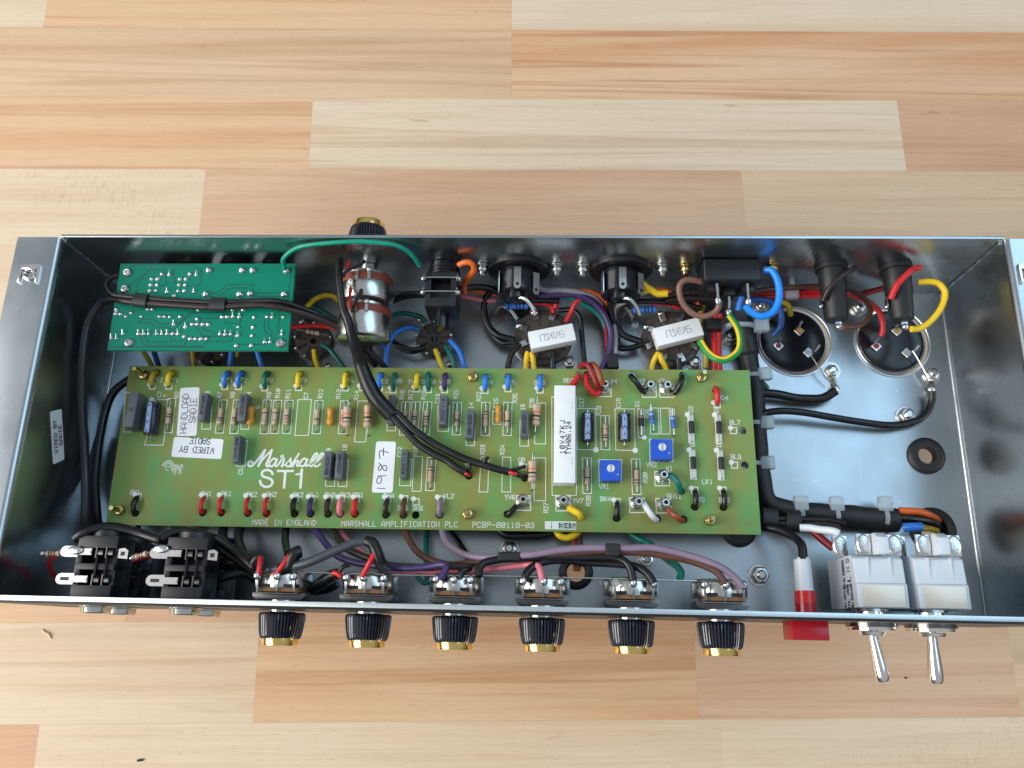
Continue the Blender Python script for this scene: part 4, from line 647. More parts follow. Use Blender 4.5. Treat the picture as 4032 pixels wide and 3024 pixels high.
for p in [(-203.08,83.3,48),(-208.58,80.18,48),(-205.04,80.2,48),(-208.55,76.53,48),(-204.87,76.55,48),(-208.53,72.9,48),(-204.96,72.92,48),(-192.25,80.25,48),(-188.83,80.27,48),(-186.99,83.37,48),(-192.36,76.61,48),(-188.69,76.63,48),(-192.17,72.99,48),(-188.71,73.01,48),(-194.09,69.92,48),(-217.38,64.98,48),(-225.92,61.73,48),(-225.85,59.09,48),(-222.96,59,48),(-216.97,59.75,48),(-219.74,57.49,48),(-210.88,57.54,48),(-208.01,61.95,48),(-205.3,61.96,48),(-200.59,57.61,48),(-197.73,57.63,48),(-194.77,57.65,48),(-188.91,57.69,48),(-179.21,56.44,48),(-181.57,53.28,48),(-178.63,53.3,48),(-191.76,47.53,48),(-185.1,45.96,48),(-181.47,44.65,48),(-178.5,44.67,48),(-175.52,44.69,48)] + [(-175.61,53.32,48),(-172.57,53.34,48),(-165.34,57.73,48),(-162.41,57.86,48),(-147.33,57.58,48),(-140.11,57.9,48),(-131.01,57.79,48),(-155.49,51.73,48),(-147.28,51.79,48),(-147.22,46.79,48),(-175.55,44.69,48),(-172.47,44.72,48),(-155.32,40.95,48),(-147.07,41.02,48),(-179.22,61.74,48),(-159.91,61.86,48),(-154.05,62.17,48)]: joint(p, 1.3 + random.uniform(-.15, .15), 1.15)
for p in [(-198.67,82.76,48),(-198.6,72.51,48),(-183.14,82.94,48),(-183.21,72.59,48),(-191.91,53.2,48),(-185.12,51.63,48),(-225.8,44.58,48),(-222.95,44.6,48),(-219.82,47.32,48),(-211.02,47.38,48),(-208.12,47.41,48),(-205.18,47.43,48),(-200.74,47.46,48),(-197.8,47.48,48),(-194.86,47.5,48),(-188.78,47.55,48)] + [(-159.32,57.88,48),(-155.61,57.9,48),(-137.17,57.75,48),(-165.23,47.46,48),(-162.31,47.48,48),(-159.24,47.5,48),(-155.3,46.73,48),(-130.88,47.71,48),(-139.82,43.1,48),(-136.87,43.13,48)]: joint(p, 1.3 + random.uniform(-.15, .15), 1.15, True)
# its parts underneath: sockets on the rear wall that carry it
for u in ([(-209.24,95.88,40),(-193.3,95.93,40)] + [(-168.43,95.43,40),(-143.78,95.52,40)]):
    x = u[0]; mb = MB(); r = 4.6 if x < -195 else 8.5; mb.cyl((x, 94, 32), (x, 80, 32), r, n=24, bev=.6); o = mb.build('socket_barrel', BLACKP, sb)
    for i in range(3): mb = MB(); mb.cyl((x, 92.5 - i * 2.2, 32), (x, 91.6 - i * 2.2, 32), r + .5, n=24); mb.build('thread_ring', BLACKG, o)
    mb = MB(); mb.box((x, 72, 38), r * 2.2, 20, 15); mb.build('socket_body', BLACKP, sb, bevel=.5)

# ================================================================== rear wall fittings
# dual gang potentiometer
pz, px = 36.0, -88.5; rp = thing('dual_potentiometer', 'silver dual gang potentiometer with red wafers on the rear wall', 'potentiometer', (px, 94, pz))
mb = MB(); mb.cyl((px, 94, pz), (px, 88, pz), 5, n=24); mb.build('bushing', SILVER, rp)
for i, (ya, yb) in enumerate(((80.5, 69.5), (61.5, 47.5))):
    mb = MB(); mb.lathe((px, ya, pz), (px, yb, pz), [(0, 15.0), (1, 15.2), (ya - yb - 2.2, 15.2), (ya - yb - .8, 14.7), (ya - yb, 13.4)], 44); mb.build('can', CAN, rp)
    mb = MB(); mb.cyl((px, ya + 4.6, pz), (px, ya + .06, pz), 14.6, n=44); wf = mb.build('wafer', PHENR, rp)
    mb = MB(); mb.cyl((px, ya + 6.6, pz), (px, ya + 4.7, pz), 13.0, n=40); mb.build('plate', CAN, rp)
    for k, dx in enumerate((-10, -3, 4)):
        mb = MB(); zt = pz + 15.3; mb.box((px + dx, ya + 2.2, zt), 2.0, 6, .5); lg = mb.build('lug', SILVER, rp, bevel=.15, seg=1)
        mb = MB(); mb.ball((px + dx, ya + 4.4, zt + .6), 1.7, .8); mb.build('solder_blob', SOLDER, lg)
mb = MB(); text(mb, 'C50', (px + 3, 47.4, pz + 5), UX, UZ, 2, .3, None, True, .6, (0, -1, 0)); mb.build('lettering', INKG, rp)
# two bare strands that link its lugs
for p in ([(-95.3,76.14,52),(-92.02,72.55,54),(-90.75,70.15,52),(-91.6,68.39,51)], [(-92.85,90.57,52),(-91.9,87.4,54),(-93.27,86.1,52)]): mb = MB(); mb.tube(p, .35, 6, .8); mb.build('bare_link', SILVER, rp)
# rear knob on the far side of the wall
def knob(name, lab, base, ax, group=None, turn=0.0):
    b = V(base); a = V(ax); t = thing(name, lab, 'knob', base, group)
    def rib(th, tt, k): return 1.0 - (0.10 if (k % 3 == 0) else 0.0) - (0.015 if k % 3 == 1 else 0)
    prof = [(0, 10.6), (.6, 11.6), (2.2, 11.75), (5, 11.4), (9, 10.9), (11.6, 10.3), (12.6, 9.6), (12.8, 8.8)]
    mb = MB(); mb.lathe(b + a * 1.2, b + a * 14, prof, 132, mod=rib); mb.build('ribbed_grip', KNOBM, t, sharp=28)
    mb = MB(); mb.lathe(b + a * 13.2, b + a * 17.6, [(0, 8.7), (.3, 9.1), (3.2, 9.1), (3.9, 8.8), (4.1, 8.2), (3.7, 7.8), (3.7, .2)], 48); mb.build('gold_cap', GOLD, t)
    mb = MB(); mb.lathe(b, b + a * 2, [(0, 7.6), (.8, 7.6), (1.0, 6.4), (2.0, 6.2)], 30); mb.build('washer', CHROME, t)
    return t
kx = (-89.97,115.36,40); knob('control_knob', 'gold capped black knob behind the rear wall, half hidden', (kx[0], 103, 38), (0, 1, 0))
# black square jack
jx = -44.8; jk = thing('jack_socket', 'tall black jack socket with solder tags on the rear wall beside the silver potentiometer', 'jack socket', (jx, 94, 36))
mb = MB(); mb.cyl((jx, 94, 37), (jx, 85.5, 37), 8.5, n=30); b_ = mb.build('barrel', BLACKG, jk)
for i in range(3): mb = MB(); mb.cyl((jx, 91.5 - i * 2, 37), (jx, 90.7 - i * 2, 37), 9.0, n=30); mb.build('thread_ring', BLACKP, b_)
jb = [(-56.88,88.18,47),(-36.24,89.03,47),(-35.26,65.39,47),(-55.63,65.27,47)]; y0 = jb[3][1]; y1 = 86
mb = MB(); w_ = 17.5
for x0, x1 in ((-w_ / 2, -w_ / 2 + 3.2), (w_ / 2 - 3.2, w_ / 2)): mb.box((jx + (x0 + x1) / 2, (y0 + y1) / 2, 36), x1 - x0, y1 - y0, 22)
mb.box((jx, y1 - 1.6, 36), w_ - 6.4, 3.1, 21.9); mb.box((jx, y0 + 2.6, 36), w_ - 6.4, 5.1, 21.9); mb.box((jx, (y0 + y1) / 2, 33), w_ - 6.4, y1 - y0 - 8, 15); mb.build('body', BLACKP, jk, bevel=.3)
mb = MB(); mb.cyl((jx, y0 - 9, 36), (jx, y1 - 3.4, 36), 4.2, n=24); mb.build('sleeve', BLACKG, jk)
for yy in (y1 - 4, y0 + 8.4):
    mb = MB(); mb.cyl((jx - 10.5, yy, 48.2), (jx + 10.5, yy, 48.2), .45, n=8); mb.build('link_wire', SILVER, jk)
    for s in (-1, 1):
        mb = MB(); mb.box((jx + s * 9.3, yy, 46.2), .5, 3.2, 7.5); l_ = mb.build('solder_tag', SILVER, jk, bevel=.1, seg=1); mb = MB(); mb.ball((jx + s * 9.8, yy - .6, 47.6), 1.6); mb.build('solder_blob', SOLDER, l_)
# round black selector sockets
def round_socket(cx, lab):
    t = thing('selector_socket', lab, 'socket', (cx, 94, 33), 'round black sockets on the rear wall'); zc = 33
    mb = MB(); mb.lathe((cx, 94.2, zc), (cx, 92, zc), [(0, 18), (1.4, 18), (2.2, 17.4)], 48); mb.build('flange', BLACKP, t)
    mb = MB(); mb.cyl((cx, 92, zc), (cx, 77.5, zc), 11.5, n=36, bev=.8); mb.build('body', BLACKG, t)
    mb = MB(); mb.cyl((cx - 1, 92, zc + 4), (cx - 1, 73.5, zc + 3), 5.2, n=24, bev=.6); mb.build('boss', BLACKG, t)
    for k, (dx, dz, y_, tw) in enumerate(((0, 12.0, 84, 0), (10.4, 8.0, 82, .6), (-10.8, 6.8, 83, -1.35))):
        R_ = Matrix.Rotation(tw, 3, 'Y'); c = V((cx + dx, y_, zc + dz)); vs = []
        for x, y in ((-2, 6.2), (2, 6.2), (2, -5), (1.5, -6.4), (.6, -7), (-.6, -7), (-1.5, -6.4), (-2, -5)): vs.append((x, y))
        mb = MB(); mb.prism(vs, -.25, .25); mb.v = [c + R_ @ x for x in mb.v]; l_ = mb.build('solder_lug', SILVER, t)
        if k < 2:
            mb = MB(); mb.cyl(V((0, -4.2, -.32)), V((0, -4.2, .32)), 1.0, n=14); mb.v = [c + R_ @ x for x in mb.v]; mb.build('eyelet', BLACKP, l_)
    mb = MB(); p0 = V((cx + 1, 74, zc + 6)); mb.tube([p0, p0 + V((3, -1, 1)), p0 + V((7, -5, -1)), p0 + V((9, -9, -3))], 1.1, 8, 1); mb.build('bent_tag', SILVER, t)
round_socket((-2.51,94,39.98)[0] + 0.0, 'round black selector socket with silver lugs nearer the square jack'); round_socket((55.86,94,40.43)[0], 'round black selector socket with silver lugs nearer the mains inlet')
# mains inlet
ix = 116; il = thing('mains_inlet', 'black rectangular mains inlet with blade tabs on the rear wall', 'mains inlet', (ix, 94, 36))
mb = MB(); mb.box((ix - .5, 87.4, 37), 31, 13.2, 23); mb.build('body', BLACKP, il, bevel=1.6, seg=3)
for dx, l_ in ((-9.5, 8), (9.5, 8), (0, 5)):
    mb = MB(); mb.box((ix + dx * 1.0 - .5, 79.0, 38 if dx else 33), 6.5, 4.5, 10); mb.build('boss', BLACKP, il, bevel=.4)
for p in ([(106.93,80.02,46),(107.61,75.7,44),(108.2,71.64,42)], [(123.53,80.1,46),(124.08,75.79,44),(124.67,71.19,42)], [(115.56,78.34,36),(116.36,74.89,33),(116.13,69.6,31)]):
    d = MB(); d.tube(p, .9, 4, 2, False); tb = d.build('blade_tab', SILVER, il); mb = MB(); mb.ball(V(p[-1]), 1.9, .8, sy=1.4); mb.build('solder_blob', SOLDER, tb)
# fuse holders
for a, b_, lab in (((171.93,95.63,46), (174.16,62.04,40), 'black fuse holder with brown wires on the rear wall'), ((207.61,95.74,46), (209.39,62.28,40), 'black fuse holder with red and yellow wires near the rear corner')):
    a = V(a); b_ = V(b_); x = (a.x + b_.x) / 2; t = thing('fuse_holder', lab, 'fuse holder', (x, 94, 37), 'fuse holders'); zc = 37
    mb = MB(); mb.lathe((x, 94.2, zc), (x, 60, zc), [(0, 8.8), (2.6, 8.8), (2.8, 7.6), (16, 7.2), (16.4, 6.9), (b_.y * -1 + 94 - 1, 6.2), (94 - b_.y, 5.6)], 30); mb.build('sleeve', RUBBER, t)
    mb = MB(); mb.box((x + .5, b_.y - 2.0, zc + 1), 3.4, 5, .8); e = mb.build('end_tag', SILVER, t, bevel=.2); mb = MB(); mb.ball((x + .5, b_.y - 4, zc + 1.4), 2.0, .8); mb.build('solder_blob', SOLDER, e)
    mb = MB(); mb.box((x - 8.2, 72, zc + 2), .6, 5, 3); e = mb.build('side_tag', SILVER, t); mb = MB(); mb.ball((x - 8.4, 69.5, zc + 2), 1.2); mb.build('solder_blob', SOLDER, e)

# ================================================================== floor fittings
def nine_pin(c, lab, r=11.0):
    c = V((c[0], c[1], 0)); t = thing('valve_socket', lab, 'valve socket', c)
    mb = MB(); mb.lathe(c, c + V((0, 0, 4.6)), [(0, r), (2.6, r), (3.0, r * .96), (4.6, r * .94), (4.6, 2.0), (1, 2.0)], 36, cap=False); mb.build('base', SOCK, t)
    mb = MB(); mb.disc(c + V((0, 0, 1.2)), 2.1); mb.build('centre_hole', BLACKP, t)
    for k in range(9):
        a = math.radians(20 + 40 * k - 90); d = V((math.cos(a), math.sin(a), 0)); mb = MB(); mb.tube([c + d * 4 + V((0, 0, 4.75)), c + d * (r * .9) + V((0, 0, 4.75))], .45, 4, 2, False); g_ = mb.build('groove', pm('socket_dark', lin(50, 44, 40), .5), t)
        mb = MB(); mb.box(c + d * (r * .93) + V((0, 0, 5.6)), 1.6, 1.6, 2.6, a); l_ = mb.build('pin_tag', SILVER, t, bevel=.1, seg=1); mb = MB(); mb.ball(c + d * (r * .95) + V((0, 0, 6.8)), 1.1); mb.build('solder_blob', SOLDER, l_)
    for s in (-1, 1):
        q = c + V((s * 9.5, -s * 14.5, 0)) if r < 12 else c; mb = MB(); mb.ball(q + V((0, 0, .6)), 2.2, .7); mb.build('rivet', SILVER, t)
    return t
s2_ = nine_pin((-53.25,61.5,3), 'small round nine pin valve socket with yellow, green and blue wires'); s1_ = nine_pin((-126.34,59.63,3), 'small round nine pin valve socket half under the teal board corner', 11.5); nine_pin((-189.03,54.89,3), 'nine pin valve socket hidden below the middle of the teal board')
p = V((-53.25,61.5,3)); mb = MB(); mb.tube([(p.x - 1.5, p.y + 11, 8), (p.x - .5, p.y + 5, 7.5), (p.x + 1, p.y - 3, 7.3), (p.x + 2, p.y - 9, 8)], .7, 6, .8); mb.build('bare_strand', SILVER, s2_)
p = V((-126.34,59.63,3)); mb = MB(); mb.cyl((p.x - 3, p.y + 4.5, 9.5), (p.x + 5, p.y + 3, 9.5), 1.5, n=12); o = mb.build('resistor', TAN, s1_)
for f, k_ in ((.3, 'k'), (.6, 'n')): mb = MB(); mb.cyl((p.x - 3 + 8 * f - .3, p.y + 4.5 - 1.5 * f, 9.5), (p.x - 3 + 8 * f + .3, p.y + 4.5 - 1.5 * f, 9.5), 1.56, n=12); mb.build('band', bmat(k_), o)
mb = MB(); mb.cyl((p.x - 9, p.y + 5.6, 9.5), (p.x + 10, p.y + 2, 9.5), .35, n=6); mb.build('lead', SILVER, o)
def octal(c, lab, word_x):
    c = V((c[0], c[1], 0)); t = thing('octal_valve_socket', lab, 'valve socket', c); r = 17.5
    mb = MB(); mb.lathe(c, c + V((0, 0, 6)), [(0, r), (4.4, r), (5.0, r * .97), (5.2, r * .80), (6.0, r * .78), (6.0, 4.6), (2, 4.6)], 48, cap=False); mb.build('base', SOCK, t)
    mb = MB(); mb.disc(c + V((0, 0, 2.2)), 4.7); mb.build('centre_hole', BLACKP, t)
    mb = MB(); mb.lathe(c, c + V((0, 0, .5)), [(0, r + 1.2), (.5, r + 1.0)], 48); mb.build('retaining_ring', STEEL_EDGE, t)
    for k in range(8):
        a = math.radians(22.5 + 45 * k); d = V((math.cos(a), math.sin(a), 0)); mb = MB(); mb.box(c + d * 9.2 + V((0, 0, 6.3)), 5.0, 1.2, .6, a); mb.build('rib', SOCK, t, bevel=.15, seg=1)
        mb = MB(); mb.box(c + d * 13.5 + V((0, 0, 7.4)), 5.5, 3.6, .5, a); l_ = mb.build('solder_lug', SILVER, t, bevel=.15, seg=1)
        if k in (2, 3, 5, 0): mb = MB(); mb.ball(c + d * 16 + V((0, 0, 7.8)), 2.1, .8); mb.build('solder_blob', SOLDER, l_)
    return t
OC1 = (12.09,63.01,2); OC2 = (87.52,62.63,2)
octal(OC1, 'large brown octal valve socket with blue resistor, nearer the teal board', 0); octal(OC2, 'large brown octal valve socket with blue resistor, nearer the capacitor cans', 1)
def cement(q, lab, sx=13.2, sy=7.2, z=20.0):
    t = [V(x) for x in q]; c = sum(t, V((0, 0, 0))) / 4; u = (t[1] - t[0]); rz = math.atan2(u.y, u.x); ln = u.length; wd = (t[3] - t[0]).length
    mb = MB(); mb.box((c.x, c.y, c.z - 4), ln, wd, 8, rz); o = mb.build('cement_resistor', WHITEC, None, bevel=.45, origin=(c.x, c.y, c.z - 8)); tag(o, lab, 'resistor', 'cement resistors on the octal sockets')
    mb = MB(); ud = V((-math.cos(rz), -math.sin(rz), 0)); vd = V((math.sin(rz), -math.cos(rz), 0)); text(mb, '5W1K@J', (c.x, c.y, c.z + .06), ud, vd, wd * .38, .30, ln * .088, True, .55, UZ); mb.build('lettering', INKG, o)
    for s in (-1, 1):
        e = c + u.normalized() * s * (ln / 2) + V((0, 0, -4)); mb = MB(); mb.tube([e, e + u.normalized() * s * 1.2, e + u.normalized() * s * 1.6 + V((0, 0, -3)), e + u.normalized() * s * .2 + V((0, 0, -7.5))], .45, 6, .8); mb.build('lead', SILVER, o)
cement([(3.31,59.47,23),(28.89,65.09,23),(30.63,55.04,23),(5.36,49.15,23)], 'white cement power resistor stamped 5W1K across the octal socket nearer the teal board'); cement([(74.86,61.54,23),(101.02,68.69,23),(102.96,60.51,23),(77,50.66,23)], 'white cement power resistor stamped 5W1K beside the green and yellow earth wire')
def blue_res(a, b_, lab):
    a = V(a); b_ = V(b_); d = (b_ - a); ln = d.length; t = thing('blue_resistor', lab, 'resistor', (a + b_) / 2, 'blue resistors by the octal sockets'); s = 2.1
    mb = MB(); mb.lathe(a, b_, [(0, .8), (.5, s), (2.2, s), (2.8, s * .88), (ln - 2.8, s * .88), (ln - 2.2, s), (ln - .5, s), (ln, .8)], 16); mb.build('body', BLUER, t)
    for f in (.16, .5, .64, .8): mb = MB(); mb.cyl(a + d * (f - .03), a + d * (f + .03), s * (.92 if .25 < f < .75 else 1.03), n=16); mb.build('band', bmat('d'), t)
    for e, sg in ((a, -1), (b_, 1)): n_ = d.normalized() * sg; mb = MB(); mb.tube([e, e + n_ * 2.5, e + n_ * 4.5 + V((0, -1, -2)), e + n_ * 5.5 + V((0, -3, -5))], .42, 6, .8); mb.build('lead', SILVER, t)
blue_res((-10.87,78.9,14), (2.95,79.46,14), 'blue banded resistor beside the octal socket nearer the teal board'); blue_res((64.4,76.94,14), (78.04,77.66,14), 'blue banded resistor beside the octal socket nearer the cans')
# solder tags by the octal sockets
for q, lab in (([(-2.36,73.21,10)][0], 'bent silver solder tag at the foot of the blue resistor nearer the teal board'), ([(67.06,74.25,10)][0], 'bent silver solder tag at the foot of the blue resistor nearer the cans')):
    c = V((q[0], q[1], 0)); t = thing('solder_tag', lab, 'solder tag', c); mb = MB(); mb.cyl(c, c + V((0, 0, .6)), 3.4, n=20); mb.build('ring', SILVER, t); mb = MB(); mb.tube([c + V((0, 0, .6)), c + V((-2, 3, 3)), c + V((-5, 6, 6)), c + V((-8, 8, 9))], 1.2, 6, 1); mb.build('blade', SILVER, t); mb = MB(); mb.cyl(c, c + V((0, 0, 4)), 2, n=14); mb.build('screw', SILVER, t); mb = MB(); mb.ball(c + V((-8, 8, 9)), 1.9); mb.build('solder_blob', SOLDER, t)
# capacitor cans let into the floor
def can(c, lab, rr=CANR):
    c0 = V((c[0], c[1], 0)); c = V((c[0] - 1.3, c[1] - .3, 0)); t = thing('capacitor_can', lab, 'capacitor', (c.x, c.y, tz(c.x, c.y)), 'capacitor cans set in the floor'); zb = tz(c.x, c.y) + 1.6
    mb = MB(); mb.cyl((c.x, c.y, zb), (c.x, c.y, -4), rr - 1.5, n=48, bev=1); mb.build('can_body', ALU, t)
    mb = MB(); mb.lathe((c.x, c.y, -4), (c.x, c.y, 2), [(0, rr - 1.2), (5.2, rr - 1.2), (6.0, rr - 1.6), (5.6, rr - 2.4), (3.5, rr - 2.8)], 56, cap=False); mb.build('crimped_rim', ALU, t)
    mb = MB(); mb.lathe((c.x, c.y, -4), (c.x, c.y, 1), [(0, rr - 2.6), (4.6, rr - 2.6), (5.2, rr - 3.4), (4.9, rr - 5), (4.6, rr - 9), (4.7, 1)], 48); mb.build('black_disc', BLACKG, t)
    mb = MB(); mb.lathe((c0.x, c0.y, 0.02), (c0.x, c0.y, 1.2), [(0, rr + .9), (.8, rr + .8), (.9, rr + .2), (.4, rr - .3)], 56, cap=False); mb.build('clamp_ring', STEEL_EDGE, t)
    for k, (dx, dy, colr, wire) in enumerate(((-8.6, -3.2, (150, 40, 40), 1), (4.2, 6.5, (205, 150, 50), 1), (8.5, -7.2, (150, 160, 172), 0))):
        p = c + V((dx, dy, .8)); mb = MB(); mb.box(p + V((0, 0, .5)), 4.6, 4.6, 1.0, .75); g_ = mb.build('terminal', SILVER, t, bevel=.15, seg=1); mb = MB(); mb.cyl(p + V((0, 0, 1)), p + V((0, 0, 1.5)), 1.55, n=18); mb.build('dot', pm('terminal_dot_%d' % k, lin(*colr), .4), g_)
        mb = MB(); mb.tube([p + V((0, 1, 1)), p + V((0, 2.6, 3)), p + V((1, 4.2, 5))] if wire else [p + V((2, 0, 1)), p + V((3.6, .6, 2)), p + V((6, 3.6, 4))], .8, 6, .8); mb.build('tag', SILVER, g_)
can(CAN1, 'black topped capacitor can next to the black sheathed wire loom'); can(CAN2, 'black topped capacitor can in the rear corner by the side wall')
# grommets
def grommet(c, r, lab, inner=None, z=0.0):
    c = V((c[0], c[1], 0)); inner = inner or r * .45; mb = MB(); prof = [(-2.6, inner), (-2.8, r * .8), (-2.0, r), (-1.62, r), (-1.62, inner + 1.2), (.02, inner + 1.2), (.02, r), (1.2, r), (2.6, r * .86), (3.0, r * .68), (2.4, inner + .4), (1, inner), (-2.6, inner)]
    mb.lathe(c, c + V((0, 0, 1)), prof, 40, cap=False); o = mb.build('rubber_grommet', RUBBER, None, origin=(c.x, c.y, -2.8)); tag(o, lab, 'grommet', 'rubber grommets in the floor plate')
grommet(GR1, 10.4, 'black rubber grommet with wood showing through its hole', 4.6); grommet(GR2, 12.5, 'black rubber grommet where the loom passes down beside the switches', 7); grommet(GR3, 9.4, 'black rubber grommet behind the middle potentiometers', 5); grommet(GR4, 9.4, 'black rubber grommet peeping out from under the main board corner', .6)

PLATE = pm('pot_plate', (0.16, 0.155, 0.15, 1), 0.3, 1.0)
# ================================================================== front wall: potentiometers and knobs
FY = -94.34
names = ('first', 'second', 'third', 'fourth', 'fifth', 'sixth')
near = ('beside the stacked jacks', 'with the stripped black cable ends', 'with a violet wire soldered on', 'with a pink wire soldered on', 'with one empty solder lug', 'with a lilac wire soldered on')
KX = [(-118.92,-104.7,36)[0], (-74.61,-104.24,36)[0], (-30.54,-104.03,36)[0], (13.27,-103.81,36)[0], (57.82,-103.57,36)[0], (101.96,-103.58,36)[0]]
for i, x in enumerate(KX):
    knob('control_knob', 'ribbed black knob with gold cap, %s from the jack sockets along the front panel' % names[i], (x, FY - 3.2, 36), (0, -1, 0), 'gold capped knobs on the front panel')
    t = thing('potentiometer', 'silver potentiometer inside the front wall, %s' % near[i], 'potentiometer', (x, FY, 36), 'potentiometers along the front wall'); zc = 36
    mb = MB(); mb.cyl((x, FY - 3.4, zc), (x, FY + .1, zc), 6.6, n=6); mb.build('mounting_nut', SILVER, t)
    mb = MB(); mb.cyl((x, FY + .02, zc), (x, FY + 2.2, zc), 8.5, n=28); mb.build('bushing', CAN, t)
    mb = MB(); mb.prism([(x - 11.5, FY + 1.6), (x + 11.5, FY + 1.6), (x + 13.2, FY + 3.0), (x + 13.4, FY + 5.0), (x - 13.4, FY + 5.0), (x - 13.2, FY + 3.0)], zc - 10, zc + 9.5); mb.build('front_plate', PLATE, t, bevel=.3)
    mb = MB(); mb.lathe((x, FY + 7.2, zc), (x, FY + 16.0, zc), [(0, 13.8), (.6, 14.0), (6.6, 14.0), (8.0, 13.4), (8.8, 12.2)], 44); mb.build('can', CAN, t)
    mb = MB(); mb.box((x + .6, FY + 6.4, zc + 4), 20, 1.9, 18); wf = mb.build('wafer', PHEN, t); mb = MB(); mb.box((x + .6, FY + 8.2, zc + 11.6), 19.5, 1.7, 4.0); mb.build('slot', BLACKP, t)
    mb = MB(); mb.tube([(x - 10.4, FY + 6, zc + 12.3), (x - 10.4, FY + 4.7, zc + 12.3), (x + 10.4, FY + 4.7, zc + 12.3), (x + 10.4, FY + 6, zc + 12.3)], .35, 6, 1, False); mb.build('clip_wire', SILVER, t)
    for k, dx in enumerate((-9.2, .2, 9.2)):
        mb = MB(); bend = .6 * ((i * 7 + k * 3) % 5 - 2) / 2; mb.tube([(x + dx, FY + 5.6, zc + 10.5), (x + dx, FY + 6.0, zc + 14), (x + dx + bend * .5, FY + 8.5, zc + 15), (x + dx + bend, FY + 12, zc + 15.6)], .85, 4, 1, False); l_ = mb.build('solder_lug', SILVER, t)
        mb = MB()
        if i == 4 and k == 0: mb.lathe((x + dx + bend, FY + 12.6, zc + 15.2), (x + dx + bend, FY + 12.6, zc + 16), [(0, 1.9), (.8, 1.9), (.8, .9), (0, .9)], 18, cap=False); mb.build('lug_eye', SILVER, l_)
        else: mb.ball((x + dx + bend, FY + 12.8, zc + 15.9), 2.0, .9, 12, 8, 1, 1.15); mb.build('solder_blob', SOLDER, l_)
# bus wire along the potentiometer cans
mb = MB(); mb.tube([(-106.05,-79.37,50),(-88.71,-79.66,50),(-61.14,-79.87,50),(-42.86,-79.76,50),(-14.45,-79.46,50),(33.8,-79.5,50),(71.04,-79.75,50),(88.93,-79.88,50)], .42, 6, 3); tag(mb.build('bus_wire', SILVER, None, origin=(-14.45,-79.46,50)), 'thin bare silver bus wire running across the backs of the potentiometers', 'wire')
# stacked jacks
def jack(x, zc, lab):
    t = thing('input_jack', lab, 'jack socket', (x, FY, zc), 'input jacks on the front wall'); y0 = FY + .1; y1 = FY + 30
    mb = MB(); mb.lathe((x - 1, FY - 3, zc), (x - 1, FY - 7.2, zc), [(0, 8.6), (.9, 8.6), (1.0, 7.4), (3.6, 7.2), (4.2, 6.2)], 6); mb.build('hex_nut', SILVER, t, bevel=.2, seg=1)
    mb = MB(); mb.cyl((x - 1, FY - 2.7, zc), (x - 1, FY - 3.4, zc), 9.8, n=30); mb.build('washer', BLACKP, t)
    mb = MB()
    for yy, sy in ((y0 + 3.0, 6.0), (y0 + 27, 6.0), (y0 + 15, 3.0)): mb.box((x, yy, zc + 4), 20, sy, 12)
    mb.box((x - 8.5, y0 + 15, zc + 4), 3.0, 29.8, 11.8); mb.box((x + 8.8, y0 + 15, zc + 3), 2.4, 29.8, 10); mb.box((x, y0 + 15, zc - 5), 19.8, 29.6, 7); mb.build('frame', BLACKP, t, bevel=.3)
    mb = MB(); mb.lathe((x, y1 - .2, zc), (x, y1 + 4, zc), [(0, 9), (3.2, 9), (4, 8.2)], 26); mb.build('rear_cap', BLACKP, t)
    for dx in (1.0, 6.0): mb = MB(); mb.box((x + dx, y0 + 15, zc + 10.4), 1.1, 9.5, 1.4); mb.build('bar', BLACKG, t, bevel=.2, seg=1)
    mb = MB(); mb.prism([(x + 10.2, y0 + 19.4), (x + 15, y0 + 19.0), (x + 15, y0 + 23.2), (x + 13, y0 + 24.4), (x + 10.2, y0 + 24)], zc + 7.6, zc + 8.2); e_ = mb.build('switch_contact', SILVER, t); mb = MB(); mb.box((x + 12.4, y0 + 21.6, zc + 8.24), 2.2, 2.0, .06); mb.build('contact_window', BLACKP, e_)
    for yy in (y0 + 8.6, y0 + 21.8):
        mb = MB(); mb.prism([(x - 18, yy + 1), (x - 17, yy + 2.4), (x - 15.6, yy + 2.9), (x - 9.0, yy + 2.9), (x - 9.0, yy + 1.8), (x - 2.2, yy + 1.8), (x - 2.2, yy - 1.4), (x - 9.0, yy - 1.4), (x - 9.0, yy - 2.5), (x - 15.6, yy - 2.5), (x - 17, yy - 2.0), (x - 18, yy - .8)], zc + 10.1, zc + 10.7); l_ = mb.build('solder_lug', SILVER, t)
        if yy < y0 + 10: mb = MB(); mb.box((x - 13.6, yy + .2, zc + 10.72), 4.4, 1.6, .06); mb.build('slot', BLACKP, l_, bevel=.02, seg=1)
        mb = MB(); mb.cyl((x - 3.2, yy + .2, zc + 10.6), (x - 3.2, yy + .2, zc + 11.1), .8, n=12); mb.build('rivet', SILVER, l_)
        for kx_ in (1.6, 6.6):
            mb = MB(); mb.box((x + kx_ - 1.6, yy, zc + 8.2), .6, 5.4, 4.4); sp = mb.build('contact_spring', PLATE, t); mb = MB(); mb.cyl((x + kx_ - 1.2, yy, zc + 7.6), (x + kx_ + 1.4, yy, zc + 7.6), 2.3, n=18); mb.build('contact_coil', PLATE, sp)
J1 = (-207.78,-99.03,50)[0]; J2 = (-162.46,-98.69,50)[0]
jack(J1, 50, 'upper black input jack with silver lugs in the front corner by the side wall'); jack(J1 + .5, 25, 'lower black input jack beneath the corner jack'); jack(J2, 50, 'upper black input jack with silver lugs next to the first potentiometer'); jack(J2 + .5, 25, 'lower black input jack beneath the one next to the potentiometers')
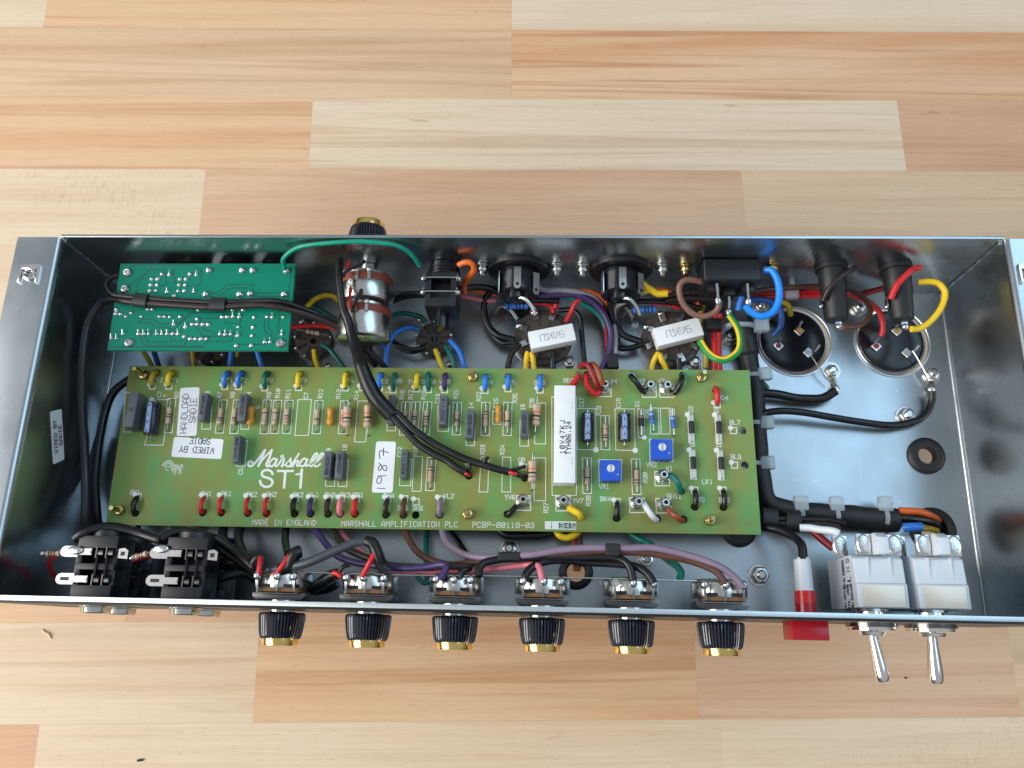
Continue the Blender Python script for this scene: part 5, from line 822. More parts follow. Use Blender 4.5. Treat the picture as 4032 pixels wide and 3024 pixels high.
# resistors hung on the jack lugs
for a, b_, lab in (((-223.06,-72.91,58), (-239.9,-72.9,52), 'tan resistor strung from the corner jack lug with a red wire'), ((-179.97,-71.37,58), (-192.43,-74.22,54), 'tan resistor strung between the two pairs of jacks')):
    a = V(a); b_ = V(b_); t = thing('hanging_resistor', lab, 'resistor', (a + b_) / 2); d = b_ - a; mb = MB(); p0 = a + d * .28; p1 = a + d * .85; ln = (p1 - p0).length
    mb.lathe(p0, p1, [(0, .5), (.5, 1.4), (1.6, 1.5), (2.2, 1.2), (ln - 2.2, 1.2), (ln - 1.6, 1.5), (ln - .5, 1.4), (ln, .5)], 14); mb.build('body', TAN, t)
    for f in (.35, .55, .72): mb = MB(); mb.cyl(p0 + (p1 - p0) * (f - .04), p0 + (p1 - p0) * (f + .04), 1.32, n=14); mb.build('band', bmat('n'), t)
    for s, e in ((p0, a + V((3, 1, 0))), (p1, b_)): mb = MB(); mb.tube([s, (s + e) / 2 + V((0, 0, .6)), e], .4, 6, .8); mb.build('lead', SILVER, t)
    mb = MB(); mb.ball(b_, 1.7); mb.build('solder_blob', SOLDER, t); mb = MB(); mb.ball(a + V((5, 1.2, 3.2)), 2.4, .45, 12, 8, 1.7, .9); mb.build('solder_blob', SOLDER, t)
# red lamp
lx = (144.86,-83.22,38)[0]; lz = 35; lp = thing('indicator_lamp', 'red indicator lamp with white holder poking through the front panel', 'lamp', (lx, FY, lz))
ya = (145.22,-67.12,39)[1]; yb = (145.24,-82.65,39)[1]; yc = (146.6,-88.87,39)[1]
mb = MB(); mb.lathe((lx, ya, lz), (lx, yb, lz), [(0, 3.8), (.2, 4.2), (ya - yb - 1, 4.4), (ya - yb, 4.6)], 30); mb.build('white_holder', WHITEP, lp)
mb = MB(); mb.lathe((lx, yb, lz), (lx, yc, lz), [(0, 4.9), (yb - yc, 5.2)], 30); mb.build('red_sleeve', LAMPR, lp)
mb = MB(); mb.cyl((lx, yc, lz), (lx, FY, lz), 5.1, n=30); mb.build('lens_neck', LAMPD, lp)
mb = MB(); mb.box((lx - 1, FY - 7.5, lz), 17.5, 9.2, 17.5); mb.build('lens', LAMPD, lp, bevel=.5); mb = MB(); mb.box((lx + 2, FY - 8.4, lz + 6.5), 5.5, 1.6, 3); mb.build('bulb', LAMPR, lp)
for s in (-1, 1): mb = MB(); mb.cyl((lx + s * 2.2, ya + .8, lz + 2), (lx + s * 2.2, ya - .4, lz + 2), .8, n=12); mb.build('wire_port', WHITEP, lp)
# toggle switches
def toggle(q, lab, lean, printed):
    t4 = [V(x) for x in q]; x0, x1 = (t4[0].x + t4[3].x) / 2, (t4[1].x + t4[2].x) / 2; x = (x0 + x1) / 2; wd = x1 - x0; zt, zb = 52, 12
    ya = t4[0].y; yb = FY + 3.5; t = thing('toggle_switch', lab, 'switch', (x, FY, 32), 'toggle switches on the front panel')
    ym = ya + (yb - ya) * .55
    # body: block whose upper face drops away towards the terminals
    pr = [(ya, zb), (ya, zt - 6), (ya - 2, zt - 2.4), (ym, zt - 1.0), (ym, zt), (yb, zt), (yb, zb)]; n = len(pr); w2 = wd / 2 + 1.6
    mb = MB(); mb.add([(x - w2, a, z) for a, z in pr] + [(x + w2, a, z) for a, z in pr], [(i, (i + 1) % n, n + (i + 1) % n, n + i) for i in range(n)] + [tuple(range(n)), tuple(range(2 * n - 1, n - 1, -1))]); body = mb.build('body', WHITEP, t, bevel=.7, seg=3)
    mb = MB(); mb.box((x + .3, (ym + yb) / 2 - .2, zt + .35), wd - 1, ym - yb - 1.2, .8); mb.build('cover_plate', IVORY, t, bevel=.3)
    for dx in (-wd * .26, wd * .26): mb = MB(); mb.box((x + dx, (ya + ym) / 2 - .5, zt - 1.9), 1.0, ya - ym - 2, 1.4); mb.build('moulded_rib', WHITEP, body)
    mb = MB(); mb.prism([(ya, zt - 18), (ya + 10.5, zt - 18), (ya + 10.5, zt - 1), (ya + 8, zt + 3), (ya, zt + 3)], -2.6, 2.6); mb.v = [V((x + 1.5 + v.z, v.x, v.y)) for v in mb.v]; mb.build('barrier', WHITEP, t, bevel=.3)
    for k, dx in enumerate((-wd * .66, -wd * .26, wd * .46)):
        zz_ = (zt - 14, zt - 5, zt - 6)[k]; mb = MB(); mb.box((x + dx, ya + 5.0, zz_), 7.4, 10.6, 1.2); l_ = mb.build('solder_tab', SILVER, t, bevel=.5); mb = MB(); mb.ball((x + dx + .3 * k, ya + 5.2, zz_ + .45), 3.6, .26, 14, 8, 1.02, 1.45); mb.build('solder_blob', SOLDER, l_)
    mb = MB(); mb.lathe((x, yb, 33), (x, FY, 33), [(0, 8.5), (1.2, 8.2), (1.3, 6.6), (yb - FY, 6.6)], 30); mb.build('threaded_neck', CHROME, t)
    mb = MB(); mb.lathe((x, FY - 2.7, 33), (x, FY - 12, 33), [(0, 12.0), (2.4, 12.2), (2.6, 11.6), (4.0, 11.4), (4.5, 10.2), (4.8, 7.2), (5.8, 6.8), (6.4, 6.4), (6.8, 4.8)], 44); mb.build('dress_ring', CHROME, t)
    b0 = V((x - lean * .1, FY - 8.4, 33)); dr = V((lean, -1, -.05)).normalized(); mb = MB()
    mb.lathe(b0, b0 + dr * 23, [(0, 2.5), (4, 2.55), (15, 3.5), (19, 3.7), (21, 3.45), (22.4, 2.6), (23, 1.0)], 28); mb.build('lever', CHROME, t)
    if printed:
        mb = MB(); xs = x - w2 - .04; ud = V((0, 1, 0)); vd = V((0, 0, -1)); nr = (-1, 0, 0)
        for s, yy, zz, h in (('UL N S', (ya + ym) / 2 - 1, zt - 10, 3.6), ('15-45 1502500', (ya + ym) / 2 - 2, zt - 17, 2.3), ('R10U E66185', ym - 7, zt - 8, 2.2), ('ARCOL 1860', ym - 7, zt - 13, 2.2), ('C47H 10414E', ym - 7, zt - 18, 2.2)):
            text(mb, s, (xs, yy, zz), ud, vd, h * 1.2, .5, 14.0 / len(s) if len(s) > 6 else 2.2, True, .42, nr)
        mb.build('lettering', INKB, body)
sq1 = [(164.98,-65.47,52),(188.09,-65.29,52),(186.72,-87.11,52),(168.27,-87.49,52)]; sq2 = [(193.91,-65.3,52),(216.9,-65,52),(215.79,-86.75,52),(197.35,-86.89,52)]
toggle(sq1, 'white toggle switch with small print and tilted chrome lever, nearer the red lamp', .16, True); toggle(sq2, 'white toggle switch with straight chrome lever, at the end of the panel', .0, False)

# ================================================================== wires: each one its own thing
def wire(colr, r, pts, lab, group=None, name='wire'):
    random.seed(len(lab) * 13 + int(pts[0][0] * 7)); n_ = len(pts); pts = [V(p) + (V((random.uniform(-.28, .28), random.uniform(-.28, .28), random.uniform(-.2, .2))) if 0 < i < n_ - 1 else V((0, 0, 0))) for i, p in enumerate(pts)]
    mb = MB(); mb.tube(pts, r, 12, 1.0); m = V(pts[len(pts) // 2]); o = mb.build(name, wmat(colr), None, origin=m); tag(o, lab, 'wire', group or 'insulated wires inside the chassis'); return o
def sleeve(p0, p1, r, parent, sx=1.0, mat=None, nm='heat_shrink_sleeve'):
    p0 = V(p0); p1 = V(p1); mb = MB(); h = (p1 - p0).length; mb.lathe(p0, p1, [(0, r), (.2, r + .15), (h - .2, r + .15), (h, r)], 16)
    if sx != 1.0:
        ax = (p1 - p0).normalized(); sd = ax.cross(V((0, 0, 1))).normalized(); mb.v = [p0 + (v - p0) + sd * (v - p0).dot(sd) * (sx - 1) for v in mb.v]
    mb.build(nm, mat or RUBBER, parent)
wire('green', 1.25, [(-132.73,85.88,49),(-132.16,86.65,53),(-131.07,88.14,58),(-124.8,91.24,63),(-116.19,92.02,67),(-100.5,92.62,69.5),(-85.54,92.86,70),(-75.16,92.63,69),(-68.21,92.14,67),(-62.33,91.26,63),(-58.54,88.86,57),(-56.7,87.71,51)], 'bright green wire arching from the teal board to the black jack')
# heavy black cable from the rear potentiometer to the board
o = wire('black', lambda t: 2.1 + 2.3 * min(1, max(0, t - .3) / .5), [(-101.07,90,53),(-99.78,82.62,57),(-98.54,75.23,59),(-95.54,59.49,58),(-92.68,52,57),(-90.33,44.57,52),(-88.73,38.01,45),(-87.29,32.52,40),(-82.9,21.66,37),(-77.87,14.46,35),(-70.63,6.99,32)], 'thick black sleeved cable from the silver dual potentiometer over the main board', name='cable')
wire('black', 2.0, [(-72.29,8.7,32),(-70.06,6.25,31),(-63.83,0.08,29),(-56.13,-7.51,27),(-46.43,-13.69,26),(-40.57,-16.58,26),(-34.85,-20.29,26),(-29.13,-23.52,25),(-27.53,-23.86,21)], 'black cable branch ending at the hole under R23, lower of the two', name='cable')
wire('black', 2.0, [(-69.84,8.46,33),(-66.86,7.32,32),(-58.01,-0.81,30),(-46.45,-8.03,28),(-33.04,-14.43,27),(-23.48,-18.09,27),(-20,-18.74,27),(-12.48,-21.01,27),(-5.73,-22.67,26)], 'black cable branch running to the large resistor, upper of the two', name='cable')
wire('black', 1.5, [(-8.23,-22.01,26),(-2,-23.59,26),(2.38,-25.1,24),(2.8,-24.59,19)], 'short black lead dropping into the hole beside the large resistor'); wire('black', .9, [(-7.49,-22.33,27),(-2.01,-21.28,27),(2.69,-18.94,24)], 'thin black lead reaching pad OR'); wire('red', 1.0, [(-6.4,-22.52,26.6),(-3.3,-23.43,28),(-1.39,-23.87,27.5)], 'tiny red lead at the cable end near pad OR'); wire('black', 1.0, [(-28.36,-17.04,27),(-26.57,-20.51,27),(-28.09,-21.82,25),(-28.7,-22.76,24)], 'thin black lead at the lower cable end')
wire('red', .9, [(-29.87,-23.44,26),(-28.14,-24.21,26.5),(-26.97,-24.41,24)], 'tiny red lead at the lower cable end'); wire('black', 1.1, [(-19.26,-18.09,28),(-18.27,-16.61,29),(-17.42,-14.99,26)], 'thin black lead by resistor place R23')
wire('black', .95, [(-87.14,89.11,54),(-88.03,86.95,55),(-91.68,84.8,55),(-95.65,83.26,55),(-97.49,79.3,56)], 'thin black lead on the first wafer of the dual potentiometer'); wire('black', .95, [(-87.26,71.93,54),(-88.4,67.75,55),(-90.63,62.93,54),(-92.58,60.38,50)], 'thin black lead on the second wafer of the dual potentiometer'); wire('red', .9, [(-95.59,89.1,53),(-95.68,85.39,55),(-96.92,83.25,55)], 'thin red lead on the first wafer of the dual potentiometer'); wire('red', .9, [(-93.5,73.54,53),(-92.87,67.72,55),(-93.4,62.25,52)], 'thin red lead on the second wafer of the dual potentiometer')
wire('black', 1.9, [(-95.49,55.35,46),(-93.57,48.21,42),(-93.07,42.87,36),(-91.89,36.41,28),(-90.64,33.34,24)], 'black wire hidden along the thick sleeved cable')
# pair that crosses the small board
pr1 = wire('black', 1.55, [(-228.02,82.66,47),(-231.69,81.25,48),(-233.11,78.78,49),(-233.02,75.24,50),(-228.96,70.52,51),(-223.5,68.81,51.5),(-202.31,66.79,51.5),(-181.54,65.85,51.5),(-169.14,64.86,51.5),(-148.81,66.18,51.5),(-133.48,66.03,51),(-121.98,64.22,46),(-110.24,60.77,40),(-101.18,56.34,33),(-91.17,50.07,26),(-84.68,44.28,22),(-79,39.83,17),(-76.33,37.29,12)], 'black wire looping round and across the teal board under the sleeves')
wire('darkbrown', 1.7, [(-230.41,68.26,48),(-217.73,65.19,51.5),(-201.83,63.61,51.5),(-181.09,62.53,51.5),(-168.79,62.15,51.5),(-143.34,63.05,51.5),(-128.22,61.5,50),(-114.66,59.56,43),(-103.07,56.26,36),(-96.24,51.35,30),(-89.71,44.7,22),(-84.94,40.9,15)], 'dark brown wire lying across the teal board under the sleeves')
sleeve((-214.49,66.21,52), (-206.6,65.35,52), 2.2, pr1, 1.7); sleeve((-171.2,63.59,52), (-162.37,63.49,52), 2.2, pr1, 1.7)
wire('darkgrey', 2.5, [(-230.7,69.1,46),(-238.15,67.52,43),(-244.09,58.26,41),(-245.97,46.74,39.5),(-245.93,33.69,37.5),(-245.93,25.8,35.5),(-245.98,7.39,30),(-244.69,-11.04,24),(-241.97,-30.01,21),(-237.23,-49.42,24),(-233.56,-58.9,30),(-232.6,-64.44,34)], 'dark grey cable hanging down the inside of the side wall', name='cable'); wire('black', 2.4, [(-228.06,34.9,10),(-233.08,31.71,10),(-240,25.21,10),(-243.23,16.17,10),(-244.39,2.37,10),(-244.17,-11.33,10),(-241.53,-28.37,12),(-234.68,-48.26,16),(-228.74,-57.86,22),(-224.34,-64.78,26)], 'black cable curving out from under the board end by the large grey capacitor', name='cable')
wire('darkgrey', 2.2, [(-245.24,1.18,8),(-247.1,-10.94,8),(-246.06,-28.08,10),(-239.84,-48.07,14),(-235.2,-57.49,18),(-230.72,-64.47,22)], 'dark cable between the side wall cable and the board end cable', name='cable')
# socket wires behind the board
W = (('olive', 1.4, [(-226.43,55.24,20),(-224.2,50.43,18),(-222.81,47.19,16),(-219.18,40.18,12),(-216.01,34.39,12)], 'olive yellow wire dropping from the teal board corner'), ('darkblue', 1.5, [(-219.92,54.28,14),(-218.96,48.92,12),(-216.43,41.34,10),(-212.74,35.05,10)], 'dark blue wire below the teal board, next to the olive one'), ('olive', 1.5, [(-194.75,53.76,16),(-194.51,48.12,14),(-193.33,40.11,12),(-191.98,34.62,12)], 'olive yellow wire below the teal board, by itself'), ('blue', 1.5, [(-170.87,53.95,16),(-171.41,48.63,14),(-172.38,40.61,12),(-172.28,34.81,12)], 'blue wire below the teal board, straight'), ('blue', 1.5, [(-158.16,55.64,16),(-156.42,49.07,14),(-153.59,40.79,12),(-151.13,35.02,12)], 'blue wire below the teal board, slanting'),
 ('olive', 1.2, [(-169.06,52.21,12),(-168.83,49.03,12),(-169.58,47.14,11)], 'short olive wire stub below the teal board'),
 ('yellow', 1.45, [(-124.04,52.36,9),(-122.6,46.64,9),(-120.57,40.97,9),(-119.09,34.71,9)], 'yellow wire from the valve socket at the teal board corner'), ('teal', 1.45, [(-119.79,55.91,9),(-115.64,53.35,10),(-111.52,49.57,10),(-105.5,41.74,9),(-101.48,34.88,9)], 'teal wire from the valve socket at the teal board corner'), ('yellow', 1.5, [(-131.12,73.47,16),(-126.81,77.38,18),(-123.08,81.04,19),(-117.31,82.43,20),(-112.25,81.81,20),(-108.27,79.27,18)], 'yellow wire arching beside the dual potentiometer'), ('red', 1.4, [(-141.4,63.54,14),(-137.67,64.37,14),(-125.79,66.06,14),(-114.58,65.01,14),(-103.42,62.21,14),(-95.9,59.17,12)], 'red wire crossing below the dual potentiometer'), ('teal', 1.5, [(-130.59,82.46,10),(-122.05,77.24,10),(-111.02,70.78,10),(-101.59,65.06,9)], 'dark teal wire behind the black pair'), ('yellow', 1.3, [(-95.33,63.23,14),(-95.3,59.18,12),(-94.81,55.11,10)], 'short yellow wire under the dual potentiometer'), ('teal', 1.3, [(-87.92,64.03,12),(-89.4,59.95,10),(-90.91,54.86,9),(-92.24,49.47,8)], 'teal wire under the dual potentiometer'),
 ('blue', 1.55, [(-62.73,65.99,9),(-68.01,65.62,12),(-74.75,62.31,13),(-78.71,55.92,13),(-80.12,49.46,12),(-79.85,42.12,10),(-79.22,34.79,10)], 'blue wire looping from the middle valve socket'), ('teal', 1.55, [(-58.87,70.55,9),(-60.52,72.67,11),(-63.91,73.48,13),(-71.11,74.56,13),(-78.8,73.13,12),(-84.98,70.95,10)], 'teal wire arching from the middle valve socket'), ('black', 1.5, [(-57.43,54.82,9),(-64.69,52.47,11),(-71.27,54.16,11),(-76.64,57.65,10),(-81.72,62.36,8)], 'black wire at the middle valve socket, upper of a pair'), ('black', 1.4, [(-57.68,53.86,9),(-64.95,51.58,9),(-71.25,53.14,8),(-76.76,56.29,8),(-80.98,59.83,7)], 'black wire at the middle valve socket, lower of a pair'), ('yellow', 1.5, [(-51.62,53.28,9),(-49.37,47.28,9),(-47.16,41.65,9),(-45.08,35.43,9)], 'yellow wire running down from the middle valve socket'), ('teal', 1.55, [(-45.7,55.55,9),(-41.82,48.74,10),(-40.15,42.03,9),(-39.13,35.49,9)], 'teal wire running down from the middle valve socket'), ('blue', 1.55, [(-43.14,59.08,9),(-37.62,52.09,10),(-34.63,44.72,10),(-34.3,41.46,9),(-34.07,35.54,9)], 'blue wire running down from the middle valve socket'),
 ('black', 2.0, [(-10.33,88.51,24),(-18.95,85.38,20),(-22.5,82.11,17),(-23.47,75.35,13),(-20.73,67.84,10),(-14.61,62.49,9),(-4.93,59.53,9)], 'black wire bundle curving into the octal socket nearer the teal board, upper'), ('black', 1.5, [(-23.2,78.99,10),(-20.41,67.64,8),(-13.52,58.87,8),(-5.19,57.94,9)], 'black wire curving into the octal socket nearer the teal board, lower'), ('black', 1.7, [(-1.66,56.46,11),(-4.72,53.12,11),(-7.2,49.04,10),(-8.27,42.01,9),(-8.57,35.79,9)], 'black wire leaving the octal socket nearer the teal board towards the board'), ('yellow', 1.6, [(3.08,50.8,12),(2.68,48.13,12),(2.14,42.4,10),(2.11,35.59,10)], 'yellow wire at the octal socket nearer the teal board, outer of two'), ('yellow', 1.6, [(5.16,50.5,12),(5.93,48.16,12),(6.87,42.45,10),(7.41,35.64,10)], 'yellow wire at the octal socket nearer the teal board, inner of two'), ('darkgrey', 1.9, [(17.9,51.04,8),(17.63,47.27,8),(17.82,42.9,7),(18.02,36.68,7)], 'dark grey sleeve below the cement resistor nearer the teal board'),
 ('black', 1.55, [(20.97,77.32,12),(29,76.56,14),(32.88,72.74,14),(34.53,64.23,13),(35.67,50.1,13),(36.33,41.41,14),(36.51,35.57,16)], 'black wire hooking round between the two octal sockets'), ('red', 1.45, [(3.22,81.08,14),(11.17,81.61,14),(16.6,79.88,12),(17.99,76.81,10)], 'red wire beside the blue resistor nearer the teal board'), ('red', 1.6, [(20.57,84.39,16),(19.72,81.66,14),(18.56,78.92,12)], 'short red wire end at the octal socket nearer the teal board'), ('red', 1.6, [(34.22,82.97,18),(30.4,79.52,17),(28.11,75.59,14),(25.19,69.96,12)], 'red wire slanting down to the cement resistor nearer the teal board'), ('lightgrey', 1.7, [(6.07,87.22,30),(7.82,85.88,28),(12.81,84.51,25),(21.78,84.99,24),(32.59,84.79,22),(40.7,83.39,19),(46.24,79.79,15)], 'light grey wire leaving the round selector socket nearer the square jack'), ('violet', 1.9, [(8.98,82.58,22),(24.48,83.46,22),(32.63,82.82,21),(40.68,80.19,19),(47.74,72.84,16),(51.03,63.97,14),(51.15,55.85,13),(48.92,47.14,12),(46.44,41.87,11),(44.69,36,10)], 'violet wire sweeping down between the octal sockets'), ('teal', 1.7, [(22.32,83.45,19),(27.39,82.77,18),(35.49,79.64,16),(41.96,76.48,14),(46.36,72.02,12),(48.67,65.78,10)], 'teal wire under the violet wire'), ('orange', 1.7, [(31.19,85.96,20),(38,85.51,20),(45.12,84.42,17),(50.19,80.87,14),(52.07,76.22,12)], 'orange wire under the violet wire'), ('darkred', 1.6, [(28.28,84.87,18),(35.41,83.46,18),(43.52,81.45,16),(47.98,76.44,13),(48.77,67.95,11),(49.54,51.25,10),(49.22,42.54,9)], 'dark red wire beside the violet wire'), ('palegrey', 1.6, [(59.55,81.38,16),(55.23,79.45,14),(53.41,76.23,12),(53.98,62.64,10),(53.8,50.04,10),(52.9,42.58,9)], 'pale grey wire between the octal sockets'), ('yellow', 1.5, [(-10.99,83.1,32),(-9.88,81.45,30),(-7.29,79.47,28),(-1.94,79.24,26),(2.59,80.37,26)], 'yellow wire below the round selector socket nearer the square jack'),
 ('orange', 1.65, [(-35.31,89.65,48),(-31.46,90.43,50),(-27.75,89.52,50),(-26.89,87.68,46),(-30.94,85.38,38),(-33.47,83.62,32),(-33.48,81.87,28)], 'orange wire looping beside the square black jack'), ('orange', 1.6, [(-35.96,87.72,20),(-32.64,87.09,20),(-21.73,85.79,19),(-12.02,84.65,18)], 'orange wire low along the rear wall'), ('pink', 1.4, [(-39.05,84.84,18),(-35.39,83.56,18),(-24.44,81.78,17),(-16.55,81.75,16)], 'pink wire low along the rear wall'), ('black', 1.9, [(-37.67,81.3,30),(-29.03,84.75,28),(-18.56,85.04,26),(-10.7,81.68,22),(-2.14,80.01,20),(10.45,81.23,18),(20.89,81.64,16)], 'black wire from the square black jack along the rear wall'), ('black', 1.5, [(-74.74,81.53,20),(-66.98,82.98,22),(-59.18,82.49,24),(-53.44,81.77,22)], 'black wire behind the dual potentiometer'), ('darkbrown', 1.4, [(-78.39,80.27,16),(-69.14,83.05,18),(-59.76,82.58,20),(-50.93,81.21,18)], 'dark brown wire behind the dual potentiometer'),
 ('black', 2.0, [(53.03,84.03,24),(51.24,80.94,20),(51.17,75.42,14),(54.06,68.37,10),(60.01,63.05,9),(69.56,59.01,9)], 'black wire curving into the octal socket nearer the cans, outer'), ('black', 1.6, [(57.03,66.59,8),(54.88,73.82,10),(57.1,79.07,13),(65.03,81.57,16),(78.2,81.23,17),(93.31,80.04,17),(103.84,77.74,15)], 'black wire arching over the blue resistor nearer the cans'), ('black', 1.7, [(55.55,62.16,7),(56.65,56.14,7),(62.64,55.68,8),(70.12,57.43,9)], 'black wire curving into the octal socket nearer the cans, lower'), ('red', 1.5, [(74.34,81.15,16),(78.32,80.85,16),(87,80.51,15),(91.39,79.04,12)], 'red wire beside the blue resistor nearer the cans'), ('yellow', 1.6, [(78.7,50.81,12),(77.34,49.25,12),(75.27,44.63,10),(74.01,36.6,9)], 'yellow wire at the octal socket nearer the cans, splaying outward'), ('yellow', 1.6, [(79.27,50.51,12),(80.07,47.72,12),(83.08,42.22,10),(84.5,36.7,9)], 'yellow wire at the octal socket nearer the cans, splaying inward'), ('darkgrey', 1.9, [(90.64,49.48,8),(90.93,45.14,7),(90.94,37.39,7)], 'dark grey sleeve below the cement resistor nearer the cans'), ('yellow', 2.0, [(67.73,85.11,34),(70.66,83.37,33),(73.31,81.95,32),(76.83,80.37,31),(82.27,80.4,31)], 'yellow wire end below the round selector socket nearer the mains inlet, longer'), ('yellow', 1.6, [(65.74,79.8,30),(69.7,81.74,31),(73.31,81.95,32)], 'yellow wire end below the round selector socket nearer the mains inlet, shorter'), ('orange', 1.5, [(63.01,81.96,26),(67.41,83.88,26),(79.33,85.44,24),(85.42,85.06,22)], 'orange wire behind the round selector socket nearer the mains inlet'), ('orange', 1.5, [(96.21,77.14,12),(99.67,79.56,14),(102.79,80.76,15)], 'short orange wire under the brown inlet loop'), ('olive', 1.5, [(105.97,80.57,12),(103.95,74.95,12),(103.92,60.7,12),(106.25,50.15,11),(105.81,42.74,10)], 'olive yellow wire beside the red pair'),
 ('tan', 1.75, [(99.69,83.84,40),(92.06,83.68,42),(88.04,81.06,42),(87.62,76.27,40),(90.4,70.84,37),(96.16,66.22,35),(102.7,65.2,35),(108.03,67.61,37),(109.61,71.99,40)], 'brown wire looping out of the mains inlet'), ('brightblue', 2.0, [(133.99,88.92,44),(137.69,87.71,46),(140.25,81.05,46),(140.57,72.14,44),(137.88,65.33,42),(131.38,62.86,41),(126.04,65.51,41),(122.71,68.83,42)], 'bright blue wire looping out of the mains inlet'), ('blue', 1.7, [(123.36,77.79,34),(122.25,74.36,33),(121.33,70.27,31)], 'short blue wire under the mains inlet'), ('darkblue', 1.8, [(130.24,80.55,22),(135.29,80.58,22),(140.3,79.98,22),(146.81,76.91,20),(149.04,72.39,18),(148.75,67.51,14),(146.03,63.65,10)], 'dark blue wire running to the can beside the loom'), ('olive', 1.7, [(146.69,81.48,20),(149.5,80.23,20),(153.29,79.19,18),(156.12,75.29,12)], 'yellow wire running to the can beside the loom'),
 ('red', 1.6, [(129.92,84.13,18),(138.75,85.46,18),(149.02,86.47,18),(170.16,87.22,18),(182.49,87.28,18)], 'red wire along the rear wall, upper of the tied pair'), ('red', 1.6, [(128.35,82.21,18),(138.6,83.07,18),(148.87,84.24,18),(172.6,85.16,18),(182.35,85.69,18)], 'red wire along the rear wall, lower of the tied pair'), ('brown', 1.6, [(131.45,84.44,24),(140.2,86.06,24),(155.01,87.84,23),(171.29,89.46,22)], 'brown wire low behind the tied red pair'), ('darkbrown', 1.6, [(79.48,81.85,22),(94.18,85.1,22),(108.75,85.18,22),(132.17,88.48,22)], 'dark brown wire low behind the mains inlet'), ('darkbrown', 1.6, [(82.62,80.33,20),(97.32,82.47,20),(114.76,81.3,20)], 'dark brown wire lower behind the mains inlet'), ('red', 1.6, [(184.58,85.26,22),(186.93,84.32,22),(195.04,82.38,20),(203.84,78.25,16),(207.95,72.23,13),(208.4,66.56,11),(208,63.85,9)], 'red wire curving down to the can in the corner'), ('darkbrown', 1.5, [(182.5,89.71,46),(179.41,87.56,48),(172.48,82.41,49),(167.11,76.67,46),(165.08,71.77,42)], 'dark brown wire crossing the fuse holder with brown wires'), ('brown', 1.5, [(175.1,56.64,41),(183.8,58.58,38),(190.69,63.91,34),(194.87,71.58,30),(195.07,78.62,26),(191.15,83.49,24),(186.76,85.58,22)], 'brown wire curling from the end of a fuse holder'), ('red', 1.7, [(217.09,89.38,47),(213.43,88.3,48),(209.71,85.42,49),(204.26,80.16,48),(202.04,76.1,46),(200.62,72.03,44)], 'red wire crossing the corner fuse holder'), ('yellow', 1.7, [(219.25,84.81,38),(225.37,84.56,40),(230.02,82.31,40),(231.81,77.03,40),(229.37,69.2,39),(223.43,61.52,38),(217.15,57.78,38),(211.86,56.63,39)], 'yellow wire looping wide from the corner fuse holder'), ('yellow', 1.7, [(211.49,77.78,26),(211.11,76.12,24),(214.11,75.5,14)], 'short yellow wire on the can in the corner'), ('darkred', 1.7, [(196.99,87.79,14),(204.48,89.91,14),(213.81,92.69,14)], 'dark red wire lying against the rear wall by the corner'),
 ('black', 2.6, [(133.97,29.11,8),(137.27,29,8),(146.7,28.48,7),(156.62,26.75,6),(164.44,25.93,6),(172.27,26.92,6),(179.53,30.65,8)], 'thick black wire from the loom to the earth tag of the can beside the loom'), ('black', 2.0, [(134.46,14.09,8),(136.14,15.18,9),(140.29,16.78,11),(148.55,17.2,12),(160.21,16.42,11),(176.04,14.32,9),(191.78,12.35,7),(207.41,11.17,6),(217.95,12.44,5),(225.93,15.5,5),(231.01,20.18,5),(233.27,26.07,6),(233.42,30.91,8)], 'long black wire from the loom to the corner can earth tag'), ('teal', 1.6, [(136.37,36.61,6),(140.11,34.65,5),(141.68,32.06,5)], 'cut teal wire end poking out of the loom'),
 ('white', 2.0, [(148.97,-49.45,22),(153.64,-49.75,24),(157.56,-50.59,26),(163.33,-52.03,30),(165.99,-53.27,31)], 'white wire running to the switch nearer the red lamp'), ('darkred', 2.1, [(154.81,-50.03,20),(156.18,-51.85,22),(159.61,-55.33,24),(163.9,-60.18,26)], 'dark red wire running to the switch nearer the red lamp'), ('black', 2.3, [(129.8,-47.42,14),(131.27,-48.2,15),(137.76,-50.46,20),(143.11,-54.4,26),(145.28,-57.29,30),(145.94,-60.82,33),(145.48,-67.4,35)], 'black wire running into the white lamp holder'), ('orange', 1.9, [(205.61,-37.94,12),(209.37,-38.15,12),(217.04,-38.3,11),(223.58,-39.55,8),(230.09,-41.11,2),(234.63,-41.94,-6)], 'orange wire going down the grommet beside the switches'), ('black', 2.6, [(205.57,-41.92,11),(214.07,-41.91,10),(223.3,-43.14,7),(230.83,-45.57,0),(234.93,-46.63,-8)], 'black wire going down the grommet beside the switches'), ('blue', 2.4, [(205.59,-47.73,16),(209.02,-47.65,18),(213.99,-47.17,17)], 'blue wire stub behind the end switch'), ('olive', 1.6, [(215.18,-47.85,14),(220.64,-47.24,12),(226.32,-48.01,8)], 'olive yellow wire behind the end switch'),
 # front edge
